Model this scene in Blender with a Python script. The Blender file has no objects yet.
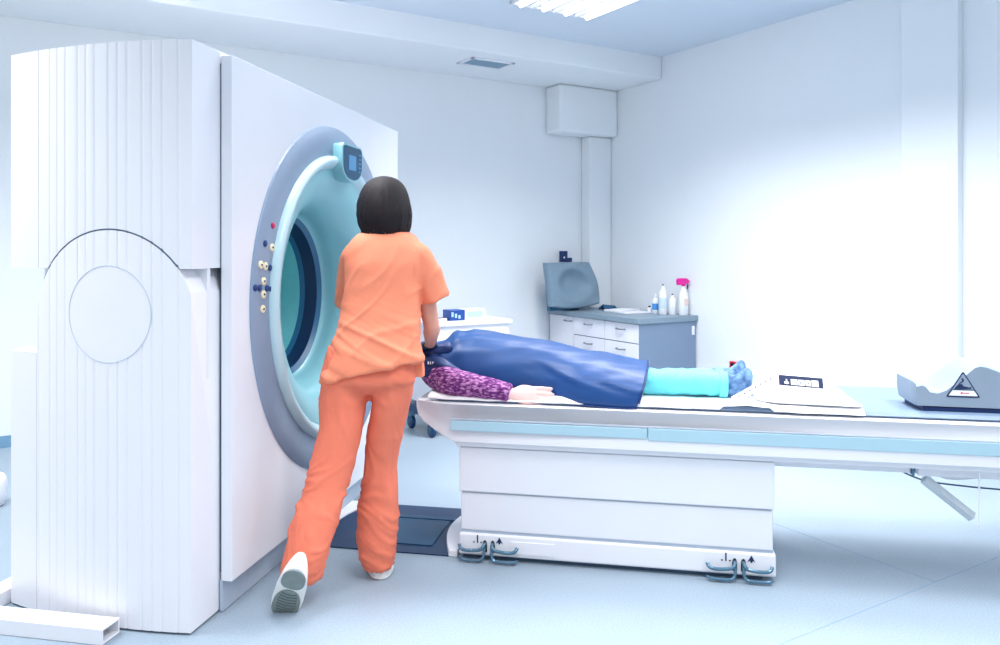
import bpy, bmesh, math, random
from mathutils import Vector, Matrix, noise
random.seed(4)
C = bpy.context.scene.collection
SC = bpy.context.scene
PI = math.pi
F, HZ, H = 780.0, 248.0, 1.38          # focal length in pixels, horizon row, eye height

# ------------------------------------------------------------------ frames
class Frame:
    def __init__(s, ang):
        s.a = ang
        s.R = Matrix.Rotation(ang, 4, 'Z')
GA = -math.atan(150/780)
RA = math.radians(31.6)
G = Frame(GA)      # scanner frame: local x runs along the couch, local y across it
R = Frame(RA)      # room frame: local x along back wall, local y along right wall
W = Frame(0.0)

def P(px, py, Y):
    return Vector(((px-500)*Y/F, Y, H-(py-HZ)*Y/F))

# ------------------------------------------------------------------ materials
def lin(c):
    return tuple(((x/255)/12.92 if x/255 <= .04045 else ((x/255+.055)/1.055)**2.4) for x in c)
MATS = {}
def mat(name, rgb, rough=.5, metal=0, var=.04, vscale=20, bump=0, bscale=60, emit=None, shift=0, coat=0, stretch=None, alpha=None, sheen=0, rgb2=None, sharp=None, trans=0):
    if name in MATS: return MATS[name]
    m = bpy.data.materials.new(name); m.use_nodes = True
    nt = m.node_tree; b = nt.nodes['Principled BSDF']
    b.inputs['Roughness'].default_value = rough
    b.inputs['Metallic'].default_value = metal
    b.inputs['Coat Weight'].default_value = coat
    b.inputs['Sheen Weight'].default_value = sheen
    b.inputs['Transmission Weight'].default_value = trans
    c = lin(rgb)
    tc = nt.nodes.new('ShaderNodeTexCoord'); mp = nt.nodes.new('ShaderNodeMapping')
    nt.links.new(tc.outputs['Object'], mp.inputs['Vector'])
    if stretch: mp.inputs['Scale'].default_value = stretch
    n = nt.nodes.new('ShaderNodeTexNoise'); n.inputs['Scale'].default_value = vscale; n.inputs['Detail'].default_value = 4
    nt.links.new(mp.outputs['Vector'], n.inputs['Vector'])
    r = nt.nodes.new('ShaderNodeValToRGB')
    if rgb2:
        c2 = lin(rgb2); s = sharp or .1
        r.color_ramp.elements[0].position = .5-s+shift; r.color_ramp.elements[1].position = .5+s+shift
        r.color_ramp.elements[0].color = (*c, 1); r.color_ramp.elements[1].color = (*c2, 1)
    else:
        r.color_ramp.elements[0].position = .3; r.color_ramp.elements[1].position = .7
        r.color_ramp.elements[0].color = (*[x*(1-var) for x in c], 1)
        r.color_ramp.elements[1].color = (*[min(1, x*(1+var)) for x in c], 1)
    nt.links.new(n.outputs['Fac'], r.inputs['Fac'])
    nt.links.new(r.outputs['Color'], b.inputs['Base Color'])
    if bump:
        n2 = nt.nodes.new('ShaderNodeTexNoise'); n2.inputs['Scale'].default_value = bscale; n2.inputs['Detail'].default_value = 3
        nt.links.new(mp.outputs['Vector'], n2.inputs['Vector'])
        bp = nt.nodes.new('ShaderNodeBump'); bp.inputs['Strength'].default_value = bump; bp.inputs['Distance'].default_value = .01
        nt.links.new(n2.outputs['Fac'], bp.inputs['Height']); nt.links.new(bp.outputs['Normal'], b.inputs['Normal'])
    if emit:
        b.inputs['Emission Color'].default_value = (*lin(emit[0]), 1); b.inputs['Emission Strength'].default_value = emit[1]
    MATS[name] = m
    return m

WALL   = mat('wall_paint', (238, 242, 246), .7, var=.006, vscale=3)
CEIL   = mat('ceiling_paint', (216, 226, 238), .8, var=.006, vscale=3)
BASEB  = mat('baseboard_vinyl', (120, 160, 190), .4)
WHITE  = mat('white_plastic', (234, 235, 241), .32, var=.008, vscale=4)
WHITE2 = mat('white_plastic_warm', (237, 237, 243), .3, var=.008, vscale=4)
SEAM   = mat('seam_cable_gap_shade', (60, 84, 110), .6)  # dark seams and cable; also puts the shade of gaps into colour
SEAML  = mat('pale_seam', (190, 200, 216), .5)
RINGM  = mat('ring_grey_blue', (140, 158, 182), .35, var=.02)
RIMM   = mat('rim_pale_cyan', (196, 224, 232), .25, var=.01)
FUNM   = mat('funnel_aqua', (142, 198, 208), .28, var=.015, vscale=3)
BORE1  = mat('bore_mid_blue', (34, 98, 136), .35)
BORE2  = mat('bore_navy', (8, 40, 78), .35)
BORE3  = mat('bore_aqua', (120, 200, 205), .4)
TEALB  = mat('couch_cyan_stripe', (172, 206, 220), .35, var=.01)
PADM   = mat('couch_pad_grey_blue', (120, 142, 168), .5, var=.02)
MATB   = mat('floor_plate_navy', (0, 44, 84), .5, var=.08, vscale=4)
MATB2  = mat('floor_plate_teal_blue', (4, 68, 104), .5, var=.05, vscale=4)
STEEL  = mat('pedal_grey_steel', (92, 128, 152), .25, metal=.55)
BLACK  = mat('slot_black', (10, 16, 30), .5)
NAVY   = mat('navy_ink', (20, 40, 84), .5)
FOAM   = mat('foam_grey_blue', (140, 156, 174), .6, var=.02, bump=.05, bscale=80)
FOAMD  = mat('foam_slate', (118, 142, 160), .6, var=.03)
CABW   = mat('cabinet_white', (236, 236, 244), .4, var=.01)
CABG   = mat('cabinet_grey_blue', (122, 142, 168), .45, var=.01)
WTOP   = mat('worktop_grey', (128, 148, 164), .4, var=.05, vscale=60)
GREY   = mat('handle_grey', (130, 138, 150), .3, metal=.5)
SKIN   = mat('skin', (222, 160, 140), .5, var=.05, vscale=12)
SKINP  = mat('skin_pale', (238, 196, 190), .5, var=.05, vscale=14)
HAIR   = mat('dark_hair', (12, 12, 20), .6, rgb2=(34, 24, 28), sharp=.18, vscale=8, stretch=(22, 22, 1.6), bump=.35, bscale=12)
HAIR.node_tree.nodes['Principled BSDF'].inputs['Specular IOR Level'].default_value = .25
HAIRP  = mat('brown_hair', (60, 40, 30), .45, vscale=8, stretch=(2, 20, 20), bump=.4, bscale=10)
TUNIC  = mat('scrub_orange', (244, 142, 108), .8, var=.03, vscale=14, bump=.12, bscale=40)
TROUS  = mat('scrub_orange_trousers', (236, 124, 96), .8, var=.03, vscale=14, bump=.12, bscale=40)
HEMD   = mat('scrub_inside_dark', (150, 40, 50), .8)
GLOVE  = mat('glove_dark_teal', (20, 62, 92), .4)
SHOEW  = mat('shoe_white', (240, 238, 236), .5, var=.02)
SOLE   = mat('shoe_sole_grey', (130, 142, 140), .6, var=.1, vscale=30)
APRON  = mat('apron_blue', (0, 64, 126), .46, var=.12, vscale=5, bump=.1, bscale=14)
APROND = mat('apron_navy', (10, 44, 100), .5, var=.1, vscale=20)
KNIT   = mat('purple_knit', (96, 22, 104), .85, vscale=95, stretch=(.5, 1, 1.2), rgb2=(214, 150, 208), sharp=.11, bump=.6, bscale=120, shift=.07)
TEALP  = mat('teal_cotton', (112, 222, 230), .75, var=.04, vscale=10, bump=.25, bscale=22)
SOCK   = mat('sock_denim', (112, 150, 196), .8, vscale=34, rgb2=(60, 96, 140), sharp=.12, bump=.3, bscale=60)
SHEET  = mat('white_paper_sheet', (246, 247, 252), .6, var=.01, bump=.1, bscale=16)
PILLOW = mat('white_pillow', (246, 247, 252), .6, var=.01)
PINK   = mat('magenta_plastic', (228, 14, 150), .3)
BOTTLE = mat('bottle_white', (238, 240, 246), .3)
BLUEL  = mat('label_blue', (70, 150, 220), .4)
REDM   = mat('red_plastic', (206, 30, 60), .35)
CREAM  = mat('button_cream', (246, 234, 196), .4)
BTNB   = mat('button_blue', (16, 60, 118), .4)
BTNP   = mat('button_magenta', (190, 30, 100), .4)
SCRN   = mat('screen_dark_teal', (16, 74, 108), .2, emit=((16, 74, 108), .12))
SCRL   = mat('screen_lit', (70, 126, 168), .2, emit=((70, 126, 168), .5))
GLOVEB = mat('box_blue', (20, 70, 150), .4)
VENTM  = mat('vent_grey', (150, 178, 198), .5)
TUBEL  = mat('lit_tube', (255, 255, 255), .4, emit=((250, 252, 255), 4))
WHEEL  = mat('castor_dark_blue', (16, 66, 110), .4)
SILV   = mat('strut_aluminium', (206, 214, 220), .4, metal=.1)

# floor: pale blue vinyl with fine speckle and welded seams
def floor_mat():
    m = mat('floor_vinyl', (146, 165, 182), .3, rgb2=(170, 186, 200), sharp=.25, vscale=140)
    nt = m.node_tree; b = nt.nodes['Principled BSDF']
    b.inputs['Roughness'].default_value = .45; b.inputs['Specular IOR Level'].default_value = .25
    ramp = [n for n in nt.nodes if n.type == 'VALTORGB'][0]
    n = nt.nodes.new('ShaderNodeTexNoise'); n.inputs['Scale'].default_value = 1.2; n.inputs['Detail'].default_value = 5
    tc = [k for k in nt.nodes if k.type == 'TEX_COORD'][0]
    nt.links.new(tc.outputs['Object'], n.inputs['Vector'])
    mx = nt.nodes.new('ShaderNodeMix'); mx.data_type = 'RGBA'; mx.blend_type = 'MULTIPLY'
    mx.inputs['Factor'].default_value = .25
    nt.links.new(ramp.outputs['Color'], mx.inputs[6]); nt.links.new(n.outputs['Fac'], mx.inputs[7])
    nt.links.new(mx.outputs[2], b.inputs['Base Color'])
    return m
FLOOR = floor_mat()
SEAMF = mat('floor_weld_seam', (136, 164, 192), .5)

# ------------------------------------------------------------------ mesh helpers
def B(): return bmesh.new()
def box(bm, x0, x1, y0, y1, z0, z1):
    v = [bm.verts.new((x, y, z)) for z in (z0, z1) for x, y in ((x0, y0), (x1, y0), (x1, y1), (x0, y1))]
    for f in ((3, 2, 1, 0), (4, 5, 6, 7), (0, 1, 5, 4), (1, 2, 6, 5), (2, 3, 7, 6), (3, 0, 4, 7)):
        bm.faces.new([v[i] for i in f])
def rings(bm, rs, cap=True, closed=True):
    vs = [[bm.verts.new(p) for p in r] for r in rs]
    n = len(vs[0])
    for a, b in zip(vs, vs[1:]):
        for i in range(n if closed else n-1):
            j = (i+1) % n
            bm.faces.new((a[i], a[j], b[j], b[i]))
    if cap and closed:
        bm.faces.new(vs[0][::-1]); bm.faces.new(vs[-1])
    return vs
def prism(bm, pts, fn0, fn1):
    rings(bm, [[fn0(a, b) for a, b in pts], [fn1(a, b) for a, b in pts]])
def frame_of(t, ref):
    t = t.normalized(); s = t.cross(ref)
    if s.length < 1e-4: s = t.cross(Vector((1, .1, 0)))
    s.normalize(); return s, s.cross(t).normalized()
def catmull(vals, sub):
    out = []; n = len(vals)
    for i in range(n-1):
        p0 = vals[max(0, i-1)]; p1 = vals[i]; p2 = vals[i+1]; p3 = vals[min(n-1, i+2)]
        for k in range(sub):
            t = k/sub
            out.append(0.5*((2*p1)+(p2-p0)*t+(2*p0-5*p1+4*p2-p3)*t*t+(3*p1-p0-3*p2+p3)*t**3))
    out.append(vals[-1]); return out
def tube(bm, pts, rad, seg=14, ref=Vector((0, 0, 1)), sub=1, cap=True, dome=False):
    """rad: number, or list of numbers or (side, up) pairs"""
    pts = [Vector(p) for p in pts]
    if not isinstance(rad, (list, tuple)): rad = [rad]*len(pts)
    rad = [Vector((r, r)) if not isinstance(r, (tuple, Vector)) else Vector(r) for r in rad]
    if sub > 1: pts = catmull(pts, sub); rad = catmull(rad, sub)
    rs = []; n = len(pts)
    for i, p in enumerate(pts):
        t = pts[min(n-1, i+1)]-pts[max(0, i-1)]
        s, u = frame_of(t, ref)
        rs.append([p+s*math.cos(2*PI*k/seg)*rad[i][0]+u*math.sin(2*PI*k/seg)*rad[i][1] for k in range(seg)])
    if dome:
        for end in (0, -1):
            q = pts[end]; d = (pts[end]-pts[1 if end == 0 else -2]).normalized(); rr = rad[end]
            extra = []
            for f in (.55, .85, .98):
                sc = math.sqrt(1-f*f)
                extra.append([q+(w-q)*sc+d*min(rr)*f for w in (rs[0] if end == 0 else rs[-1])])
            if end == 0: base0 = extra
            else: base1 = extra
        rs = base0[::-1]+rs+base1
    rings(bm, rs, cap)
def cyl(bm, p0, p1, r0, r1=None, seg=24):
    tube(bm, [p0, p1], [r0, r0 if r1 is None else r1], seg)
def ball(bm, c, r, seg=20):
    c = Vector(c); r = Vector(r if isinstance(r, (tuple, Vector)) else (r, r, r))
    M = Matrix.Translation(c) @ Matrix.Diagonal((*r, 1))
    bmesh.ops.create_uvsphere(bm, u_segments=seg, v_segments=seg//2, radius=1, matrix=M)
def hring(c, rx, ry, n=32, pw=2.0, tilt=None, rot=0):
    out = []
    for k in range(n):
        a = 2*PI*k/n; ca, sa = math.cos(a), math.sin(a)
        x = rx*math.copysign(abs(ca)**(2/pw), ca); y = ry*math.copysign(abs(sa)**(2/pw), sa)
        if rot: x, y = x*math.cos(rot)-y*math.sin(rot), x*math.sin(rot)+y*math.cos(rot)
        z = tilt(x, y) if tilt else 0
        out.append(Vector((c[0]+x, c[1]+y, c[2]+z)))
    return out
def hloft(bm, secs, n=32, pw=2.0, sub=4, tilt=None, rot=0):
    """secs: (center, rx, ry)"""
    cs = catmull([Vector(s[0]) for s in secs], sub)
    rr = catmull([Vector((s[1], s[2])) for s in secs], sub)
    rings(bm, [hring(c, r[0], r[1], n, pw, tilt, rot) for c, r in zip(cs, rr)])
def torus_ring(bm, prof, center, axis='x', seg=96):
    """prof: closed or open list of (r, h); ring around local x axis at center (y,z); h is the x position"""
    rs = []
    for k in range(seg+1):
        a = 2*PI*(k % seg)/seg
        rs.append([Vector((h, center[0]+r*math.cos(a), center[1]+r*math.sin(a))) for r, h in prof])
    vs = [[bm.verts.new(p) for p in r] for r in rs[:-1]]
    vs.append(vs[0])
    m = len(prof)
    for a, b in zip(vs, vs[1:]):
        for i in range(m-1):
            bm.faces.new((a[i], a[i+1], b[i+1], b[i]))

def mesh_obj(name, bm, m, bevel=0, bseg=2, smooth=True, ang=35, base=Vector((0, 0, 0)), recalc=True):
    if recalc: bmesh.ops.recalc_face_normals(bm, faces=bm.faces)
    if base.length: bmesh.ops.translate(bm, verts=bm.verts, vec=-base)
    me = bpy.data.meshes.new(name); bm.to_mesh(me); bm.free()
    me.materials.append(m)
    if smooth:
        me.polygons.foreach_set('use_smooth', [True]*len(me.polygons))
        me.set_sharp_from_angle(angle=math.radians(ang))
    o = bpy.data.objects.new(name, me); C.objects.link(o)
    if bevel:
        b = o.modifiers.new('bevel', 'BEVEL'); b.width = bevel; b.segments = bseg; b.limit_method = 'ANGLE'
        b.angle_limit = math.radians(40); b.harden_normals = True
    return o
def tag(o, label=None, cat=None, group=None, kind=None):
    if label: o['label'] = label
    if cat: o['category'] = cat
    if group: o['group'] = group
    if kind: o['kind'] = kind
    return o
class Thing:
    """an Empty at the base point of the thing, in a frame; parts are given in frame coordinates"""
    def __init__(s, name, label, cat, base=(0, 0, 0), fr=W, group=None, kind=None):
        s.fr = fr; s.base = Vector(base)
        e = bpy.data.objects.new(name, None); C.objects.link(e)
        e.empty_display_size = .1
        e.location = fr.R @ s.base; e.rotation_euler = (0, 0, fr.a)
        s.e = e; tag(e, label, cat, group, kind)
    def part(s, name, bm, m, parent=None, **k):
        lab = k.pop('label', None)
        o = mesh_obj(name, bm, m, base=s.base, **k)
        o.parent = parent or s.e
        if lab: o['label'] = lab
        return o
def single(name, bm, m, label, cat, base, fr=W, group=None, kind=None, **k):
    o = mesh_obj(name, bm, m, base=Vector(base), **k)
    o.location = fr.R @ Vector(base); o.rotation_euler = (0, 0, fr.a)
    return tag(o, label, cat, group, kind)
def struct(name, bm, m, fr=R, **k):
    o = mesh_obj(name, bm, m, **k); o.rotation_euler = (0, 0, fr.a)
    o['kind'] = 'structure'; return o
def dup(root, loc, label=None, rz=None):
    r = root.copy(); C.objects.link(r); r.location = loc
    if rz is not None: r.rotation_euler = (0, 0, rz)
    if label: r['label'] = label
    for ch in list(root.children):
        c = ch.copy(); C.objects.link(c); c.parent = r
        for g in list(ch.children):
            d = g.copy(); C.objects.link(d); d.parent = c
    return r
def fuse(bm, voxel=.008, smooth=6, disp=None):
    """fuse overlapping closed shapes into one continuous skin, return a bmesh"""
    bmesh.ops.recalc_face_normals(bm, faces=bm.faces)
    me = bpy.data.meshes.new('tmp'); bm.to_mesh(me); bm.free()
    o = bpy.data.objects.new('tmp', me); C.objects.link(o)
    r = o.modifiers.new('r', 'REMESH'); r.mode = 'VOXEL'; r.voxel_size = voxel
    if smooth:
        s = o.modifiers.new('s', 'SMOOTH'); s.factor = .5; s.iterations = smooth
    dg = bpy.context.evaluated_depsgraph_get()
    me2 = bpy.data.meshes.new_from_object(o.evaluated_get(dg))
    bpy.data.objects.remove(o); bpy.data.meshes.remove(me)
    b2 = bmesh.new(); b2.from_mesh(me2); bpy.data.meshes.remove(me2)
    if disp:
        b2.normal_update()
        mv = [(v, v.normal*disp(v.co, v.normal)) for v in b2.verts]
        for v, d in mv: v.co += d
    return b2
def nz(p, sx=1, sy=1, sz=1, o=0):
    return noise.noise(Vector((p[0]*sx+o, p[1]*sy+o*.7, p[2]*sz-o)))

# ------------------------------------------------------------------ room
QW, PW, HC = 5.20, 6.40, 3.196        # right wall, back wall, ceiling height
QL, PN = -2.6, -3.2
bm = B(); box(bm, QL, QW+.1, PN, PW+.1, -.1, 0); struct('floor', bm, FLOOR, smooth=False)
bm = B(); box(bm, QL, QW, PN, 5.513, HC, HC+.1); struct('ceiling', bm, CEIL, smooth=False)
bm = B(); box(bm, QL, QW+.1, PW, PW+.1, 0, HC+.1); struct('wall_back', bm, WALL, smooth=False)
bm = B(); box(bm, QW, QW+.1, PN, PW, 0, HC+.1); struct('wall_right', bm, WALL, smooth=False)
bm = B(); box(bm, QL, QW, 5.513, PW, 2.985, HC+.1); struct('trim_1', bm, WALL, bevel=.012)
bm = B(); box(bm, 4.467, QW, 6.15, PW, 2.515, 2.985); struct('trim_2', bm, WALL, bevel=.03, bseg=3)
bm = B(); box(bm, 4.914, QW, 6.25, PW, 0, 2.515); struct('trim_3', bm, WALL, bevel=.02)
bm = B(); box(bm, QW-.06, QW, 2.732, 3.112, 0, HC); struct('trim_4', bm, WALL, bevel=.004)
bm = B(); box(bm, QL, 4.914, PW-.018, PW, 0, .08); struct('baseboard_back', bm, BASEB)
bm = B(); box(bm, QW-.018, QW, PN, 2.732, 0, .08); box(bm, QW-.018, QW, 3.112, 6.25, 0, .08)
struct('baseboard_right', bm, BASEB)
# welded floor seams (thin cords let into the vinyl)
def room_pt(px, py, z=0):
    Y = F*(H-z)/(py-HZ); X = (px-500)*Y/F
    return Vector((X*math.cos(RA)+Y*math.sin(RA), -X*math.sin(RA)+Y*math.cos(RA), z))
a = room_pt(935, 582); q1 = a.x
c = room_pt(530, 611)
bm = B(); box(bm, q1-.002, q1+.002, a.y, PW, 0, .0008)
box(bm, QL, QW, a.y-.002, a.y+.002, 0, .0008)
box(bm, c.x-.0018, c.x+.0018, PN, a.y, 0, .0008)
struct('trim_5', bm, SEAMF, smooth=False)

# ceiling luminaire with four tubes
def lum(px, py):
    Y = F*(HC-H)/(HZ-py); X = (px-500)*Y/F
    return X*math.cos(RA)+Y*math.sin(RA), -X*math.sin(RA)+Y*math.cos(RA)
lq, lp = lum(586, 15); lq0, _ = lum(522, 1)
def luminaire(q0, q1_, p1, label, L=1.2, src=None):
    t = Thing('ceiling_light', label, 'ceiling light', ((q0+q1_)/2, p1-L/2, HC), R, 'recessed tube lights in the ceiling')
    bm = B(); m_ = .07
    for x in (q0-m_, q1_+m_-.02): box(bm, x, x+.02, p1-L-.03, p1+.03, HC-.02, HC-.0005)
    for y in (p1-L-.03, p1+.01): box(bm, q0-m_, q1_+m_, y, y+.02, HC-.02, HC-.0005)
    t.part('frame', bm, CABW)
    bm = B(); box(bm, q0-m_+.02, q1_+m_-.02, p1-L, p1, HC-.006, HC-.0005); t.part('reflector', bm, SILV)
    for k in range(4):
        x = q0+(q1_-q0)*k/3
        bm = B(); cyl(bm, (x, p1-L+.02, HC-.024), (x, p1-.01, HC-.024), .02 if True else .02, seg=12)
        t.part('tube', bm, TUBEL)
    for k in range(3):
        x = q0+(q1_-q0)*(k+.5)/3
        bm = B(); box(bm, x-.006, x+.006, p1-L, p1, HC-.035, HC-.006); t.part('louvre', bm, CABW)
    return t
luminaire(lq0, lq, lp, 'recessed four-tube ceiling light near the right end of the ceiling')
# duct grille in the soffit underside
def sof(px, py, z=2.985):
    Y = F*(z-H)/(HZ-py); X = (px-500)*Y/F
    return X*math.cos(RA)+Y*math.sin(RA), -X*math.sin(RA)+Y*math.cos(RA)
vq, vp = sof(486, 62.5)
t = Thing('air_vent', 'small grey rectangular air grille set in the white soffit', 'air vent', (vq, vp, 2.985), R)
bm = B()
for s in (-1, 1):
    box(bm, vq+s*.2-.015, vq+s*.2+.015, vp-.13, vp+.13, 2.972, 2.9845)
    box(bm, vq-.215, vq+.215, vp+s*.115-.015, vp+s*.115+.015, 2.972, 2.9845)
t.part('frame', bm, CABW)
bm = B(); box(bm, vq-.19, vq+.19, vp-.1, vp+.1, 2.98, 2.9845); t.part('backing', bm, mat('vent_dark', (96, 130, 152), .6))
for k in range(7):
    y = vp-.085+k*.028
    bm = B(); box(bm, vq-.187, vq+.187, y-.006, y+.006, 2.972, 2.979); t.part('slat', bm, VENTM)

# red double socket on the right wall
def wr(px, py, q=QW):
    k = (px-500)/F
    Y = q/(k*math.cos(RA)+math.sin(RA)); X = k*Y
    return Vector((q, -X*math.sin(RA)+Y*math.cos(RA), H-(py-HZ)*Y/F))
s = wr(738, 366)
t = Thing('wall_socket', 'small red double power socket low on the right wall', 'socket', (QW, s.y, s.z), R)
bm = B(); box(bm, QW-.03, QW-.0005, s.y-.07, s.y+.07, s.z-.035, s.z+.035); t.part('box', bm, REDM, bevel=.004)
for d in (-.033, .033):
    bm = B(); cyl(bm, (QW-.034, s.y+d, s.z+.008), (QW-.029, s.y+d, s.z+.008), .02, seg=20); t.part('outlet', bm, BLACK)

# ------------------------------------------------------------------ scanner
UC, ZC, RO = 3.668, 1.142, .838
g = Thing('scanner_gantry', 'tall white ribbed medical scanner with round blue-grey ring opening', 'medical scanner', (-2.0, 3.6, 0), G)
def uf(v): return 2.505+.28*(v+1.82)**2
VB, VF = -2.43, -1.60
U1 = 4.70
# core
RV, RZc, RR = -1.93, 1.100, .345
def archz(v, r=RR):
    d = abs(v-RV)
    return RZc+math.sqrt(max(0, r*r-d*d))
ribs = [-1.66+(-.046)*k + (.008 if k % 3 == 0 else -.006 if k % 3 == 1 else 0) for k in range(14)]
def vcols(v0, v1, extra=()):
    s = set([v0, v1])
    n = max(2, int(abs(v1-v0)/.02))
    for k in range(n+1): s.add(round(v0+(v1-v0)*k/n, 5))
    for r_ in ribs:
        for d in (-.006, -.003, 0, .003, .006):
            if v0 < r_+d < v1: s.add(round(r_+d, 5))
    for e_ in extra: s.add(e_)
    return sorted(s)
def groove(v, z, circ=True):
    if circ and (v-RV)**2+(z-1.14)**2 < .178**2: return 0
    g_ = 0
    for r_ in ribs: 
        if abs(v-r_) < .0035: g_ = max(g_, .0026*(1-abs(v-r_)/.0035*.5))
    return g_
def shell(cols, zlo, zhi, rows, uback, circ=True):
    """a curved cover with a ribbed outer face, closed at its edges"""
    bm = B(); n = len(cols)
    face = []
    for v in cols:
        lo, hi = zlo(v), zhi(v)
        face.append([bm.verts.new((v, uf(v)+groove(v, lo+(hi-lo)*k/rows, circ), lo+(hi-lo)*k/rows)) for k in range(rows+1)])
    back = [[bm.verts.new((v, uback, zlo(v))), bm.verts.new((v, uback, zhi(v)))] for v in cols]
    for i in range(n-1):
        for k in range(rows): bm.faces.new((face[i][k], face[i+1][k], face[i+1][k+1], face[i][k+1]))
        bm.faces.new((face[i][0], back[i][0], back[i+1][0], face[i+1][0]))
        bm.faces.new((face[i][-1], face[i+1][-1], back[i+1][1], back[i][1]))
        bm.faces.new((back[i][0], back[i][1], back[i+1][1], back[i+1][0]))
    for i in (0, n-1):
        bm.faces.new([*face[i], back[i][1], back[i][0]])
    return bm
# upper cover, arched underside
def up_lo(v):
    return max(1.305, archz(v, RR+.006))
ex = [round(RV+s_*math.sqrt((RR+.006)**2-(1.305-RZc)**2), 5) for s_ in (-1, 1)]
ext = ex+[round(RV-RR*math.cos(PI*k/40), 5) for k in range(41)]
bm = shell(vcols(VB, VF, [e for e in ext if VB < e < VF]), up_lo, lambda v: 2.125, 6, 2.80, circ=False)
g.part('upper_cover', bm, WHITE, ang=50)
# lower cover with arched top: left shoulder lower
def lo_hi(v):
    if v < RV-RR+.002: return 1.10
    return archz(v)
vv = [v for v in vcols(RV-RR, -1.605, [round(RV-RR*math.cos(PI*k/60), 5) for k in range(61) if RV-RR*math.cos(PI*k/60) < -1.605])]
bm = shell(vv, lambda v: .009, lambda v: max(1.10, lo_hi(v)), 90, 2.80)
g.part('side_cover', bm, WHITE2, ang=50)
bm = shell(vcols(VB, RV-RR-.002), lambda v: .009, lambda v: .985, 4, 2.80)
g.part('rear_cover', bm, WHITE, ang=50)
# dark tube painting the shade of the gap along the arch, round seam line
bm = B()
pts = []
for k in range(33):
    a_ = math.radians(152-(152-38)*k/32)
    v = RV+(RR+.003)*math.cos(a_); pts.append((v, uf(v)+.004, RZc+(RR+.003)*math.sin(a_)))
tube(bm, pts, [.0016+.0036*(k/32)**.7 for k in range(33)], 8); g.part('gap_shade', bm, SEAM, label='dark curved line painted as the shade of the gap')
bm = B()
pts = [(RV+.176*math.cos(2*PI*k/64), uf(RV+.176*math.cos(2*PI*k/64))+.0005, 1.14+.176*math.sin(2*PI*k/64)) for k in range(65)]
tube(bm, pts, .0022, 6, ref=Vector((0, 1, 0))); g.part('round_seam', bm, SEAML)
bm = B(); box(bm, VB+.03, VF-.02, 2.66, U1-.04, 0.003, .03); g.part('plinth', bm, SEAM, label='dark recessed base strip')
# body behind the covers: front plate with a round hole, top, back, far side
def holed_plate(v0, v1, u0, u1, z0, z1, rh):
    def ray_rect(a_):
        dx, dz = math.cos(a_), math.sin(a_); t_ = 1e9
        if dx > 1e-9: t_ = min(t_, (u1-UC)/dx)
        if dx < -1e-9: t_ = min(t_, (u0-UC)/dx)
        if dz > 1e-9: t_ = min(t_, (z1-ZC)/dz)
        if dz < -1e-9: t_ = min(t_, (z0-ZC)/dz)
        return UC+dx*t_, ZC+dz*t_
    angs = sorted(set([2*PI*k/120 for k in range(120)]+[math.atan2(z-ZC, u-UC) % (2*PI) for u in (u0, u1) for z in (z0, z1)]))
    bm = B(); Fr = []
    for a_ in angs:
        c_, s_ = math.cos(a_), math.sin(a_); u, z = ray_rect(a_)
        Fr.append([bm.verts.new(p) for p in ((v0, UC+rh*c_, ZC+rh*s_), (v1, UC+rh*c_, ZC+rh*s_), (v1, u, z), (v0, u, z))])
    for i in range(len(angs)):
        a_, b_ = Fr[i], Fr[(i+1) % len(angs)]
        for k in range(4): bm.faces.new((a_[k], b_[k], b_[(k+1) % 4], a_[(k+1) % 4]))
    return bm
g.part('front_plate', holed_plate(VF-.03, VF, 2.80, U1, .03, 2.125, .72), WHITE)
bm = B(); box(bm, VB, VF-.03, 2.80, U1, 2.09, 2.125); g.part('top_plate', bm, WHITE)
bm = B(); box(bm, VB, VB+.03, 2.80, U1, .03, 2.09); g.part('back_plate', bm, WHITE)
bm = B(); box(bm, VB+.03, VF-.03, U1-.03, U1, .03, 2.09); g.part('side_plate', bm, WHITE)
bm = B(); box(bm, VB+.14, VF-.003, 2.62, 2.64, .9, 1.5); g.part('recess_wall', bm, WHITE)
PV0, PV1 = VF+.006, -1.55
U0P, U1P, Z0P, Z1P = 2.70, U1-.03, .12, 2.108
bm = holed_plate(VF, PV0, 2.705, U1P-.01, .15, 2.08, .82); g.part('panel_seam', bm, SEAM)
g.part('front_panel', holed_plate(PV0, PV1, U0P, U1P, Z0P, Z1P, .82), WHITE, bevel=.014, bseg=4)
# skirt below the panel
bm = B(); box(bm, VF, VF+.012, 2.70, U1, .004, .125); g.part('skirt', bm, mat('skirt_grey', (176, 190, 206), .35))
for (y_, z_) in ((2.78, .06), (2.80, .19), (3.4, .06)):
    pass
# ring band
bm = B(); torus_ring(bm, [(RO, PV1-.02), (RO, PV1+.004), (RO-.006, PV1+.010), (.70, PV1+.012), (.69, PV1+.008), (.69, PV1-.02)], (UC, ZC))
band = g.part('ring_band', bm, RINGM, ang=60)
# rim + funnel + bore
bm = B(); torus_ring(bm, [(.695, PV1-.02), (.695, PV1+.012), (.690, PV1+.030), (.678, PV1+.042), (.662, PV1+.042), (.646, PV1+.030), (.630, PV1+.006), (.626, PV1-.0)], (UC, ZC))
g.part('rim', bm, RIMM, ang=60)
bm = B()
prof = []
for k in range(15):
    s_ = k/14
    r_ = .627-(.627-.420)*math.sin(s_*PI/2); prof.append((r_, PV1+.004-.225*(1-math.cos(s_*PI/2)**1.0)))
prof += [(.412, PV1-.235), (.405, PV1-.243)]
torus_ring(bm, prof, (UC, ZC)); g.part('funnel', bm, FUNM, ang=60)
def borering(name, r0, v0, r1, v1, m_):
    bm = B(); torus_ring(bm, [(r0, v0), (r1, v1)], (UC, ZC)); return g.part(name, bm, m_, ang=60)
borering('bore_edge', .405, PV1-.243, .382, PV1-.262, BORE1)
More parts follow.
